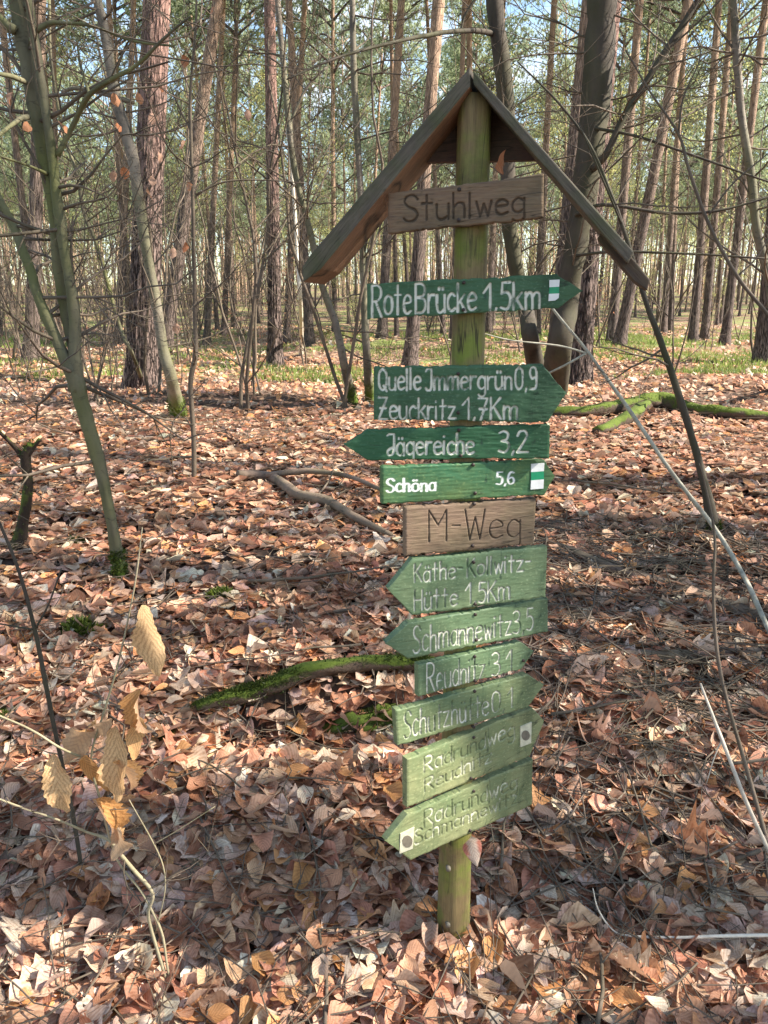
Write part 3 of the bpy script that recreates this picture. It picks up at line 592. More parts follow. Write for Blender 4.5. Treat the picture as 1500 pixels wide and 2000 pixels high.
stem_tree('young_tree', 'upright knobbly young tree nearest the left ends of the green boards', 'tree', [
    ground_first([(723, 785, 7.6, 20), (716, 690, 7.4, 17), (712, 600, 7.4, 15), (708, 480, 7.4, 14), (702, 330, 7.4, 14), (694, 200, 7.4, 14), (690, 100, 7.4, 13), (688, -20, 7.4, 12)])], M['birch'], 10, 14, .8, 10, 500)
stem_tree('sapling', 'straight pale thin sapling right of the lone straight pine', 'tree', [
    ground_first([(588, 692, 12, 10), (587, 600, 12, 9), (580, 480, 12, 8), (572, 360, 12, 7), (560, 240, 12, 6)])], M['palewood'], 7, 8, .8, 12)
YJ = 7.3
stem_tree('beech_tree', 'curved smooth stem passing behind the post just right of the roof peak', 'tree', [
    ground_first([(1048, 730, YJ, 40), (1040, 680, YJ, 34), (1028, 610, YJ, 32), (1010, 530, YJ, 32), (996, 450, YJ, 32), (992, 350, YJ, 32), (990, 250, YJ, 34), (984, 150, YJ, 35), (972, 60, YJ, 36), (962, -60, YJ, 36)]),
    [(966, 66, YJ, 12), (930, 60, YJ - .2, 10), (880, 62, YJ - .4, 9), (840, 68, YJ - .6, 9), (780, 80, YJ - .9, 7), (700, 100, YJ - 1.2, 6), (640, 120, YJ - 1.4, 5), (560, 155, YJ - 1.6, 3)],
    [(900, 62, YJ - .3, 6), (908, 30, YJ - .3, 6), (935, -10, YJ - .3, 6)]], M['beechdark'], 12, 14, .9, 14)
YI = 6.9
stem_tree('beech_tree', 'big grey beech stem rising behind the right slope of the roof', 'tree', [
    ground_first([(1080, 775, YI, 60), (1092, 690, YI, 50), (1105, 600, YI, 48), (1118, 520, YI, 48), (1133, 430, YI, 50), (1148, 330, YI, 54), (1160, 230, YI, 58), (1170, 120, YI, 60), (1176, 20, YI, 60), (1178, -80, YI, 60)]),
    [(1158, 330, YI - .1, 16), (1185, 300, YI - .2, 14), (1215, 235, YI - .2, 14), (1250, 180, YI - .2, 14), (1290, 115, YI - .2, 15), (1330, 55, YI - .2, 14), (1375, -20, YI - .2, 12)],
    [(1125, 420, YI - .1, 9), (1180, 400, YI - .3, 8), (1300, 416, YI - .4, 7), (1400, 412, YI - .5, 6), (1520, 380, YI - .5, 4)],
    [(1120, 500, YI - .1, 7), (1200, 492, YI - .4, 6), (1350, 496, YI - .6, 5), (1510, 506, YI - .7, 4)],
    [(1160, 250, YI - .1, 7), (1250, 268, YI - .3, 6), (1400, 320, YI - .5, 5), (1520, 362, YI - .6, 4)]], M['beechdark'], 14, 22, .9, 15)
stem_tree('young_tree', 'dark speckled stem bending at the upper right edge', 'tree', [
    ground_first([(1515, 760, 6.5, 18), (1512, 650, 6.5, 17), (1500, 540, 6.5, 17), (1478, 450, 6.5, 17), (1468, 350, 6.5, 17), (1450, 240, 6.5, 16), (1440, 130, 6.5, 16), (1432, 0, 6.5, 15), (1425, -60, 6.5, 14)])], M['birch'], 10, 26, .9, 17)
YK = hit(1398, 1045)[1]
stem_tree('young_tree', 'mossy dark stem leaning from the right roof end down to the crossing poles', 'tree', [
    [(1398, 1048, YK, 26), (1388, 1000, YK, 24), (1372, 930, YK, 17), (1350, 850, YK, 15), (1325, 770, YK, 15), (1295, 680, YK, 13), (1265, 600, YK, 11), (1240, 520, YK, 10), (1215, 440, YK, 9), (1190, 370, YK, 8), (1150, 280, YK, 6), (1090, 200, YK, 5), (1010, 120, YK, 3)],
    [(1215, 440, YK, 5), (1160, 310, YK - .1, 4), (1130, 240, YK - .1, 3)]], M['beechdark'], 9, 8, .5, 18, 500, zmin=.6)
def loose(name, label, cat, pix, mat, sides=7, world=None, wob=.15, seed=1, moss=0, ln=.012, kids=(), squash=None):
    pts = smooth_path(world, 5) if world is not None else None
    if pts is None: pts, rad = stem_pts(pix)
    else: rad = np.interp(np.linspace(0, len(world) - 1, len(pts)), range(len(world)), pix)
    t = thing(name, label, cat, pts[0]); m = MB(); m.tube(pts, rad, sides, True, None, wob, seed); m.build('stick' if 'log' not in name else 'wood', mat, t)
    for kp in kids:
        q, rr = (stem_pts(kp) if not isinstance(kp, tuple) else kp); m = MB(); m.tube(q, rr, max(5, sides - 2), True, None, wob, seed + 3); m.build('side_branch', mat, t)
    if moss: moss_fuzz(t, pts, rad, moss, np.random.default_rng(seed), 1.3, ln)
    return t
def on_ground(pix, lift):                           # (px, py, radius px) -> world points lying on the ground
    w_, r_ = [], []
    for px, py, rp in pix: p = hit(px, py); r_.append(rp * 1.2 * math.hypot(p[1], 1.2) / 1500.); w_.append(p + np.array([0, 0, lift + (.02 + r_[-1] * .3 if lift > .025 else 0)]))
    return w_, r_
pe = hit(1540, 1290)
Ye = hit(1500, 1232)[1] - .12
loose('leaning_pole', 'long thin pale grey stick leaning across the mossy stem at the right', 'branch', [(1060, 570, YK + .3, 3), (1085, 610, YK + .25, 6), (1150, 690, YK + .2, 7), (1232, 805, YK + .05, 8), (1310, 920, YK - .1, 9), (1398, 1035, YK - .2, 10), (1455, 1130, (YK - .2 + Ye) / 2, 11), (1500, 1228, Ye, 11), (1570, 1380, Ye - .3, 12)], M['greystick'], 8, wob=.15,
      kids=[[(1145, 690, YK + .2, 5), (1090, 675, YK + .2, 4), (1000, 665, YK + .2, 3), (940, 650, YK + .2, 2)], [(1145, 690, YK + .2, 5), (1110, 710, YK + .2, 5), (1060, 735, YK + .3, 4)]])
loose('bare_shoot', 'thin pinkish shoot rising from the litter to the crossing of the poles', 'twig', [(1545, 1800, 1.75, 11), (1500, 1650, 1.85, 10), (1455, 1490, 1.95, 9), (1420, 1370, 2.0, 8), (1400, 1270, 2.05, 8), (1393, 1150, 2.1, 7), (1396, 1050, 2.15, 6), (1380, 960, 2.2, 5), (1365, 905, 2.2, 3)], M['twig'], 7, wob=.05,
      kids=[[(1405, 1290, 2.05, 4), (1340, 1250, 2.1, 3), (1250, 1215, 2.15, 2)], [(1425, 1330, 2.0, 4), (1480, 1300, 2.0, 3), (1530, 1260, 2., 2)]])
loose('bare_shoot', 'bright whitish thin shoot slanting at the right edge above the dark litter', 'twig', [(1560, 1790, 1.65, 10), (1500, 1660, 1.75, 9), (1455, 1560, 1.8, 9), (1410, 1445, 1.9, 8), (1385, 1380, 1.95, 6), (1368, 1335, 2.0, 5)], m_plain('buff_shoot_bark', (.52, .45, .36), .6, .4, 30), 7, wob=.15, kids=[[(1410, 1445, 1.9, 3), (1395, 1480, 1.88, 3), (1380, 1530, 1.86, 2)]])
loose('bare_shoot', 'thin reddish twig crossing the sky at the upper right with side forks', 'twig', [(1560, 690, 3.0, 8), (1500, 615, 3.0, 8), (1440, 540, 3., 8), (1385, 440, 3., 7), (1345, 330, 3., 7), (1325, 262, 3., 6), (1270, 180, 3., 4), (1222, 98, 3., 4)], M['twig'], 7, wob=.05,
      kids=[[(1325, 262, 3., 5), (1335, 190, 3., 4), (1368, 110, 3., 3), (1350, 60, 3., 2)], [(1385, 420, 3., 4), (1430, 360, 3., 4), (1500, 300, 3., 3)], [(1440, 540, 3, 4), (1480, 500, 3, 3), (1520, 430, 3, 2)]])
p = hit(1200, 1828, .02)
loose('fallen_twig', 'bright white twig lying level on the leaves at the bottom right', 'twig', None, M['palewood'], 7, world=None, wob=.05) if False else None
w_ = [P(1158, 1735, 1.62), P(1168, 1775, 1.61), P(1195, 1815, 1.6), P(1230, 1828, 1.58), P(1330, 1831, 1.57), P(1420, 1828, 1.56), P(1540, 1826, 1.54)]
loose('fallen_twig', 'bright white twig lying level over the leaves at the bottom right', 'twig', [.0012, .0018, .0025, .003, .0038, .0042, .0045], M['palewood'], 7, world=w_, wob=.08)
w_, r_ = on_ground([(1030, 814, 6), (1100, 820, 8), (1180, 814, 9), (1240, 802, 12), (1290, 800, 13), (1340, 812, 10), (1420, 822, 9), (1530, 830, 8)], .03)
kw, kr = on_ground([(1165, 856, 7), (1200, 845, 9), (1235, 825, 10), (1265, 803, 9)], .03)
loose('mossy_log', 'moss topped fallen branch with a fork lying behind the upper boards at the right', 'log', r_, M['mosslog'], 12, world=w_, wob=.45, moss=2600, seed=4, kids=[(smooth_path(kw, 4), np.interp(np.linspace(0, 3, 13), range(4), kr))])
w_, r_ = on_ground([(1085, 1075, 8), (1130, 1095, 10), (1200, 1120, 10), (1300, 1152, 11), (1400, 1185, 12), (1540, 1240, 13)], .02)
loose('fallen_log', 'bare grey fallen branch slanting down to the right edge beside the lower boards', 'log', r_, M['deadwood'], 10, world=w_, wob=.2, seed=5)
w_, r_ = on_ground([(385, 1412, 7), (430, 1400, 11), (480, 1388, 13), (540, 1370, 14), (600, 1345, 13), (690, 1330, 12), (800, 1325, 11), (870, 1332, 11)], .035)
loose('mossy_log', 'bright green mossy root over a dark hollow left of the lower boards', 'log', r_, M['mosslog'], 14, world=w_, wob=.3, moss=7000, seed=6, ln=.010)
w_, r_ = on_ground([(620, 1420, 14), (680, 1415, 22), (740, 1400, 26), (790, 1405, 22), (840, 1425, 14)], -.02)
loose('mossy_log', 'dark moss cushion on rotten wood under the green root', 'log', r_, M['mosslog'], 14, world=w_, wob=.5, moss=3000, seed=16, ln=.010)
for px, py, rp, lab in [(325, 1435, 16, 'small bright moss tuft left of the green root end'), (160, 1240, 34, 'dull grassy moss cushion left of the hanging curled leaf'), (15, 1400, 22, 'moss patch at the left edge below the grey stem'), (150, 1060, 20, 'small moss patch left of the forked beech foot'), (690, 795, 12, 'moss cushion at the foot of the crooked young tree'), (430, 1175, 18, 'grassy moss tuft right of the forked beech foot')]:
    p = hit(px, py); t = thing('moss_cushion', lab, 'moss', p); rr = rp * p[1] / 1500; m = MB(); a, b = np.meshgrid(np.linspace(0, math.pi, 9), np.linspace(0, 2 * math.pi, 15)); rd = rr * (.8 + .5 * vnoise(a * 2 + px, b * 1.0, 2))
    v = np.stack([rd * np.sin(a) * np.cos(b), rd * np.sin(a) * np.sin(b), .45 * rd * np.cos(a)], -1) + p; i, j = np.meshgrid(np.arange(14), np.arange(8), indexing='ij'); m.add(v, np.stack([i * 9 + j, (i + 1) * 9 + j, (i + 1) * 9 + j + 1, i * 9 + j + 1], -1).reshape(-1, 4)); m.build('mound', M['mosslog'], t)
    rm = np.random.default_rng(int(px)); moss_fuzz(t, p + unit_rows(rm.normal(size=(60, 3))) * np.array([1, 1, .3]) * rr * .7, np.full(60, rr * .35), 1500, rm, 1.2, .016 if 'grassy' not in lab else .045)
w_, r_ = on_ground([(465, 945, 7), (530, 950, 8), (580, 985, 9), (640, 1000, 9), (700, 1035, 7), (765, 1065, 4)], .03)
kw, kr = on_ground([(520, 952, 5), (600, 945, 5), (680, 955, 4), (760, 990, 3)], .05)
loose('fallen_branch', 'forked dark branch lying on the leaves in the middle, left of the signpost', 'branch', r_, M['deadwood'], 8, world=w_, wob=.2, seed=7, kids=[(smooth_path(kw, 4), np.interp(np.linspace(0, 3, 13), range(4), kr))])
w_, r_ = on_ground([(1040, 1312, 8), (1120, 1298, 11), (1220, 1292, 12), (1340, 1292, 12), (1530, 1278, 10)], .015)
loose('fallen_log', 'rotten brown branch half buried level with the numbered small board at right', 'log', r_, M['deadwood'], 9, world=w_, wob=.35, seed=8)
w_, r_ = on_ground([(250, 1770, 5), (330, 1738, 7), (400, 1716, 8), (470, 1702, 5)], .02)
loose('fallen_branch', 'reddish stick lying on the leaves right of the oak sapling', 'branch', r_, m_wood('red_bark_wood', (.24, .12, .08), (.10, .05, .04), gamt=.1), 8, world=w_, wob=.4, seed=9)
w_, r_ = on_ground([(-20, 1700, 9), (60, 1672, 11), (120, 1655, 10), (170, 1640, 7)], .02)
loose('fallen_branch', 'greenish grey stick at the left edge behind the oak sapling', 'branch', r_, M['deadwood'], 8, world=w_, wob=.25, seed=10)
w_, r_ = on_ground([(420, 832, 4), (480, 830, 5), (580, 828, 6), (650, 820, 5), (700, 805, 4)], .02)
loose('fallen_branch', 'dark branch with green moss lying before the crooked young tree', 'branch', r_, M['deadwood'], 8, world=w_, wob=.35, seed=11, moss=500)
ps = hit(35, 1075)
loose('broken_stump', 'dark broken mossy stub sticking up at the left edge', 'stump', [(30, 1085, ps[1], 34), (45, 1020, ps[1], 24), (55, 950, ps[1], 20), (50, 890, ps[1], 20), (62, 868, ps[1], 16)], M['mosslog2'], 10, wob=.2, seed=12, moss=500,
      kids=[[(50, 900, ps[1], 14), (30, 875, ps[1], 10), (0, 845, ps[1] - .1, 8), (-20, 830, ps[1] - .1, 7)], [(55, 890, ps[1], 12), (68, 870, ps[1], 10), (78, 858, ps[1], 8)]])
r5 = np.random.default_rng(77)
STK = []
for k in range(5):
    m = MB(); q = [np.zeros(3)]; d = np.array([1., 0, 0])
    for _ in range(7): d = unit(d + r5.normal(0, .12, 3) * np.array([1, 1, .5])); q.append(q[-1] + d * .143)
    m.tube(q, np.linspace(.012, .005, 8), 6)
    for j in (2, 4, 5): grow(m, q[j], unit(np.array([.6, r5.choice([-1, 1]) * .8, .25])), .3, .005, 1, r5, 0, None, 4)
    me = m.mesh('stick'); me.materials.append(M['twig']); STK.append(me)
for k in range(46):
    yy = 1.2 + 6.5 * r5.uniform() ** 1.1; xx = r5.uniform(-1, 1) * yy * .55
    if math.hypot(xx - .17, yy - 1.6) < .3: continue
    o = place('fallen_stick', STK[k % 5], None, (xx, yy, float(G(xx, yy)) + .05)); o.rotation_euler = (r5.normal(0, .3), -float(G(xx + .3, yy) - G(xx, yy)) + r5.normal(0, .07), r5.uniform(0, 6.28)); s_ = r5.uniform(.25, .75); o.scale = (s_,) * 3
    o['label'] = 'small dry forked stick lying among the leaves'; o['category'] = 'stick'; o['group'] = 'dry sticks strewn on the leaf litter'

# ------------------------------------------------------------------ brush, young growth and ground cover farther back
def brush_variant(seed, H=3.2, leafy=None):
    r = np.random.default_rng(seed); m = MB(); tips = []
    for k in range(r.integers(2, 4)):
        grow(m, (r.normal(0, .06), r.normal(0, .06), -.05), (r.normal(0, .3), r.normal(0, .3), 1), H * r.uniform(.7, 1.1), .017, 3, r, .25, tips, 6, .12)
    a = m.mesh('stem'); a.materials.append(M['twig']); b = None
    if leafy:
        mat, N, s_, cols = leafy; mm = MB(); T = np.array([t[0] for t in tips]); ii = r.integers(0, len(T), N); v, f = leaf_geo(N, r.uniform(.7, 1.3, N) * s_, r, 2, 1, curl=.8)
        v = rotate(v, r.uniform(0, 6.28, N), r.uniform(-1, 1.6, N), r.normal(0, .6, N)) + (T[ii] + r.normal(0, .10, (N, 3)))[:, None, :]
        mm.add(v.reshape(-1, 3), (f[None] + (np.arange(N) * v.shape[1])[:, None, None]).reshape(-1, 4), np.repeat(np.array(cols)[r.integers(0, len(cols), N)] * r.uniform(.8, 1.2, (N, 1)), v.shape[1], 0)); b = mm.mesh('leaves'); b.materials.append(mat)
    return a, b
BARE = [brush_variant(600 + k) for k in range(4)]
RUST = [brush_variant(620 + k, 1.7, (M['leaf'], 260, .06, [(.42, .19, .1), (.5, .26, .14), (.36, .16, .1)])) for k in range(3)]
YG = [brush_variant(640 + k, 5.5, (M['young'], 7000, .055, [(1, 1, 1), (.9, .95, .9), (1.1, 1.05, .9)])) for k in range(3)]
def brush(kind, x, y, s_, r, name, label, cat, group):
    a, b = kind[r.integers(len(kind))]; t = thing(name, label, cat, (x, y, float(G(x, y))), group); t.rotation_euler.z = r.uniform(0, 6.28); t.scale = (s_,) * 3
    place('stem', a, t)
    if b: place('leaves', b, t)['kind'] = 'stuff'
r6 = np.random.default_rng(91); r8 = np.random.default_rng(17)
for k in range(9):  # trees added beside the view to throw dappled twig shadows
    brush(BARE, r8.uniform(4.5, 13), r8.uniform(.9, 4.2), r8.uniform(2.2, 3.6), r8, 'added_bare_tree', 'tall bare young beech added right of the clearing so its twigs dapple the litter', 'tree', 'bare beeches added to dapple the clearing')
for k in range(62):
    y = 6.8 + 26 * r6.uniform() ** 1.3; x = r6.uniform(-1, 1) * y * .58
    if y < 9 and abs(x - 1.3) < 1.5: continue
    brush(BARE, x, y, r6.uniform(.55, 1.35), r6, 'bare_shrub', 'bare twiggy young beech between the pine trunks', 'shrub', 'bare young beeches of the understorey')
for k in range(38):
    y = 26 + 50 * r6.uniform(); x = r6.uniform(-1, 1) * y * .58
    brush(BARE, x, y, r6.uniform(1.2, 2.4), r6, 'bare_shrub', 'tall bare young tree far behind among the pines', 'tree', 'tall bare young trees far back')
for k in range(16):
    y = 6.5 + 6 * r6.uniform(); x = -y * r6.uniform(.25, .58)
    brush(BARE, x, y, r6.uniform(.3, .7), r6, 'bare_shrub', 'low bare brush at the left behind the forked beech', 'shrub', 'low bare brush on the left')
for k in range(38):
    y = 13 + 34 * r6.uniform(); x = r6.uniform(-1, 1) * y * .56
    brush(RUST, x, y, r6.uniform(.5, 1.15), r6, 'rusty_shrub', 'low young beech still holding rusty leaves', 'shrub', 'low rusty leaved beeches')
for k in range(22):
    y = 27 + 70 * r6.uniform(); x = r6.uniform(-1, 1) * y * .56
    brush(YG, x, y, r6.uniform(.9, 1.9), r6, 'young_birch', 'yellow green young tree filling the gaps between the pines', 'tree', 'yellow green young trees far back')
# the far wood that closes the view
fw = MB(); ff = MB(); r9 = np.random.default_rng(5)
for _ in range(620):
    y = r9.uniform(105, 200); x = r9.uniform(-1, 1) * y * .62; z = float(G(x, y)); h_ = r9.uniform(13, 19); d_ = r9.uniform(.1, .17); lx = r9.normal(0, .4)
    fw.tube([(x, y, z - .3), (x + lx * .5, y, z + h_ * .5), (x + lx, y, z + h_)], [d_, d_ * .75, d_ * .3], 4, False)
N = 110000; y = r9.uniform(105, 205, N); x = r9.uniform(-1, 1, N) * y * .62; zz = r9.uniform(0, 1, N) ** .8 * 15 + 1.0; k = vnoise(x * .45 + 5, zz * .7 + y * .5, 31) * .6 + vnoise(x * 1.3, zz * 1.6 + y, 32) * .4 > .46 + .10 * np.exp(-zz / 3)
x, y, zz = x[k], y[k], zz[k]; N = len(x); c_ = np.stack([x, y, G(x, y) + zz], -1)[:, None, :] + r9.normal(0, .17, (N, 3, 3)); ff.add(c_.reshape(-1, 3), np.arange(3 * N).reshape(-1, 3), np.repeat(r9.uniform(.7, 1.25, (N, 1)), 3, 0) * np.ones(3))
o = ff.build('far_foliage', M['young'], loc=(0, 0, 0), smooth=False, kind='stuff'); o['label'] = 'soft green mass of the far forest canopy'
o = fw.build('far_woods', M['bark'], loc=(0, 0, 0), kind='stuff'); o['label'] = 'dense far trunks that close the view between the pines'
# grass
gr = MB(); r7 = np.random.default_rng(13); N = 110000
y = 9.5 + 22 * r7.uniform(size=N) ** 1.15; x = r7.uniform(-1, 1, N) * y * .58; gmk = vnoise(x * .33, y * .55, 8) * .65 + vnoise(x * 1.3, y * 1.6, 9) * .35 + np.clip((x + 1) * .02, -.08, .08)
k = gmk > .535 + .06 * (x < -1.5); x, y = x[k], y[k]; N = len(x); z = G(x, y); d = unit_rows(np.stack([r7.normal(0, .5, N), r7.normal(0, .5, N), np.ones(N)], -1)); h_ = r7.uniform(.05, .16, N)[:, None]; s_ = unit_rows(np.stack([r7.normal(size=N), r7.normal(size=N), np.zeros(N)], -1)) * r7.uniform(.006, .014, N)[:, None]
b_ = np.stack([x, y, z], -1); gr.add(np.stack([b_ - s_, b_ + s_, b_ + d * h_], 1).reshape(-1, 3), np.arange(3 * N).reshape(-1, 3), np.repeat(r7.uniform(.7, 1.3, (N, 1)), 3, 0) * np.ones(3))
o = gr.build('grass', M['grass'], loc=(0, 0, 0), smooth=False, kind='stuff'); o['label'] = 'patches of bright green grass and bilberry under the pines'

# ------------------------------------------------------------------ the signpost
PX, PYY = .1715, 1.60
sp = thing('signpost', 'wooden trail signpost with a small gabled roof and twelve boards stacked on one post', 'signpost', (PX, PYY, 0))
def frame(yaw, off):                                # front plane of a board nailed to the post
    d = np.array([math.cos(yaw), math.sin(yaw), 0]); n_ = np.array([math.sin(yaw), -math.cos(yaw), 0]); o_ = np.array([PX, PYY, 0]) + n_ * off; return o_, d, n_
def onplane(px, py, fr):
    o_, d, n_ = fr; rr = ray(px, py); t = np.dot(o_ - EYE, n_) / np.dot(rr, n_); q = EYE + rr * t - o_; return np.array([np.dot(q, d), q[2]])
m = MB(); z = np.linspace(-.15, 1.905, 60); th = np.linspace(0, 2 * math.pi, 28, endpoint=False); Zg, T = np.meshgrid(z, th, indexing='ij')
pr = np.interp(Zg, [-.2, 0, .5, 1.2, 1.9], [.0375, .0365, .034, .0305, .029]); sq = 1 / (np.abs(np.cos(T)) ** 5 + np.abs(np.sin(T)) ** 5) ** .2
pr = pr * np.minimum(sq, 1.12) * (1 + .05 * (vnoise(np.cos(T) * 2 + 5, np.sin(T) * 2 + Zg * 3, 1) - .5)) * (1 - .0 * Zg)
ya = np.interp(Zg, [0, 1.9], [.45, .25]); v = np.stack([PX + pr * np.cos(T + ya), PYY + pr * np.sin(T + ya), Zg], -1).reshape(-1, 3)
i, j = np.meshgrid(np.arange(59), np.arange(28), indexing='ij'); m.add(v, np.stack([i * 28 + j, i * 28 + (j + 1) % 28, (i + 1) * 28 + (j + 1) % 28, (i + 1) * 28 + j], -1).reshape(-1, 4)); m.f.append(np.array([[59 * 28 + q for q in range(28)]])); m.mi.append(np.array([0]))
m.build('post', m_wood('post_wood', (.24, .18, .08), (.13, .09, .045), (.15, .19, .03), .95, 'Z', rough=.7), sp)

def smg(s): return [[tuple(map(float, q.split(','))) for q in st.strip('~ ').split()] for st in s.split(';')], [st.strip().startswith('~') for st in s.split(';')]
O_ = '~.2,.6 .05,.5 0,.3 .05,.08 .2,0 .36,.09 .41,.3 .36,.52 .2,.6'
GL = {'R': (.5, '0,0 0,1; ~0,1 .28,1 .44,.88 .42,.64 .26,.52 0,.5; .18,.5 .48,0'), 'o': (.42, O_), 't': (.32, '.14,.95 .14,0; 0,.64 .3,.64'),
 'e': (.38, '~.02,.34 .34,.38 .35,.52 .2,.62 .05,.52 0,.3 .06,.07 .2,0 .37,.08'), 'B': (.47, '0,0 0,1; ~0,1 .28,1 .42,.86 .36,.6 0,.54; ~0,.54 .38,.48 .46,.25 .34,.03 0,0'),
 'r': (.28, '0,0 0,.62; ~0,.36 .1,.58 .27,.6'), 'u': (.38, '~0,.6 0,.2 .07,.02 .2,0 .35,.12; .36,.6 .36,0'), 'c': (.34, '~.33,.53 .2,.62 .05,.5 0,.3 .05,.08 .2,0 .34,.09'),
 'k': (.36, '0,0 0,1; .33,.62 .02,.28; .12,.38 .36,0'), 'K': (.43, '0,0 0,1; .4,1 .02,.46; .12,.58 .43,0'), '1': (.3, '0,.66 .26,1 .26,0'), ',': (.12, '.08,.05 .03,-.13'),
 '5': (.4, '.38,1 .08,1 .05,.58; ~.05,.58 .24,.64 .39,.48 .39,.2 .25,0 .02,.06'), 'm': (.58, '0,0 0,.62; ~0,.42 .12,.6 .25,.56 .27,.36; .27,.36 .27,0; ~.27,.42 .4,.6 .54,.56 .56,.36; .56,.36 .56,0'),
 'n': (.36, '0,0 0,.62; ~0,.42 .14,.6 .3,.56 .34,.36; .34,.36 .34,0'), 'h': (.37, '0,0 0,1; ~0,.42 .14,.6 .3,.56 .34,.36; .34,.36 .34,0'), 'l': (.08, '0,1 0,0'), 'i': (.08, '0,.62 0,0; 0,.84 0,.88'),
 'Q': (.46, '~.22,1 .05,.85 0,.5 .05,.15 .22,0 .4,.15 .45,.5 .4,.85 .22,1; .28,.2 .46,-.06'), '0': (.42, '~.2,1 .04,.85 0,.5 .04,.15 .2,0 .38,.15 .41,.5 .38,.85 .2,1'), '9': (.4, '~.38,.7 .3,.98 .1,.97 .02,.75 .12,.5 .36,.55; .38,.8 .38,.2; ~.38,.2 .3,.02 .05,.0'),
 'I': (.32, '0,.9 .05,1 .3,1 .3,.2; ~.3,.2 .24,.02 .08,0 0,.1'), 'J': (.36, '0,.93 .08,1 .34,1 .34,.2; ~.34,.2 .26,.02 .08,-.02 0,.15 .15,.3 .34,.35'), 'g': (.38, '~.36,.5 .2,.62 .05,.5 0,.3 .05,.1 .2,.02 .36,.15; .37,.6 .37,-.2; ~.37,-.2 .28,-.34 .1,-.34 .02,-.26'),
 'Z': (.44, '0,1 .42,1 0,0 .44,0; .08,.5 .36,.5'), 'z': (.36, '0,.6 .33,.6 0,0 .35,0'), '7': (.4, '0,1 .38,1 .1,0; .05,.5 .36,.5'), 'a': (.38, '~.36,.5 .2,.62 .05,.5 0,.3 .05,.08 .2,0 .36,.15; .37,.62 .37,0'),
 '3': (.4, '~.02,.92 .2,1 .37,.88 .33,.62 .12,.54; ~.12,.54 .37,.46 .4,.2 .24,0 0,.07'), '2': (.42, '~0,.78 .1,.98 .3,1 .39,.8 .28,.5 0,0; 0,0 .43,0'), 'S': (.43, '~.42,.84 .3,1 .1,.97 .02,.77 .12,.58 .34,.42 .42,.2 .3,.01 .1,0 0,.12'),
 'M': (.52, '0,0 0,1 .26,.52 .5,1 .5,0'), 'W': (.58, '0,1 .14,0 .29,.75 .43,0 .57,1'), 'w': (.46, '0,.6 .11,0 .23,.5 .35,0 .46,.6'), '-': (.26, '.02,.52 .24,.52'), 'H': (.44, '0,0 0,1; .43,0 .43,1; 0,.5 .43,.5'),
 'd': (.38, '~.36,.5 .2,.62 .05,.5 0,.3 .05,.08 .2,0 .36,.15; .37,1 .37,0'), '6': (.4, '~.36,.94 .2,1 .05,.75 0,.35 .08,.06 .22,0 .37,.1 .39,.35 .25,.55 .03,.4'), ' ': (.22, '')}
for a, b in (('ä', 'a'), ('ö', 'o'), ('ü', 'u')): GL[a] = (GL[b][0], GL[b][1] + '; .1,.8 .1,.86; .28,.8 .28,.86')
def text_segments(s, x0, y0, h0, x1, y1, h1, fr, gap=.13, dotw=True):
    """letters run from pixel (x0, y0) to (x1, y1) on the board; returned as segments in board coordinates (m)"""
    W_ = sum(GL[c][0] + gap for c in s) - gap; segs = []; cx = 0; r = np.random.default_rng(len(s) * 7 + int(x0))
    for c in s:
        w_, g_ = GL[c]
        if g_:
            sts, sm = smg(g_); jy = r.normal(0, .015)
            for st, s_ in zip(sts, sm):
                q = np.array(st); q = smooth_path(np.hstack([q, np.zeros((len(q), 1))]), 5)[:, :2] if s_ else q
                out = []
                for a, b in q:
                    t = (cx + a) / W_; hh = h0 + (h1 - h0) * t; out.append(onplane(x0 + (x1 - x0) * t, y0 + (y1 - y0) * t - (b + jy) * hh, fr))
                for k in range(len(out) - 1): segs.append((out[k], out[k + 1]))
        cx += w_ + gap
    return segs
def seg_dist(Pn, segs, nib=1.0, width=.002):
    best = np.full(len(Pn), 1e9)
    for a, b in segs:
        a = np.array(a); b = np.array(b); lo = np.minimum(a, b) - .012; hi = np.maximum(a, b) + .012
        k = np.where((Pn[:, 0] > lo[0]) & (Pn[:, 0] < hi[0]) & (Pn[:, 1] > lo[1]) & (Pn[:, 1] < hi[1]))[0]
        if not len(k): continue
        q = (Pn[k] - a) * np.array([1 / nib, 1]); ab = (b - a) * np.array([1 / nib, 1]); t = np.clip((q @ ab) / (ab @ ab + 1e-12), 0, 1); best[k] = np.minimum(best[k], np.linalg.norm(q - t[:, None] * ab, axis=1))
    return best
TH = .019
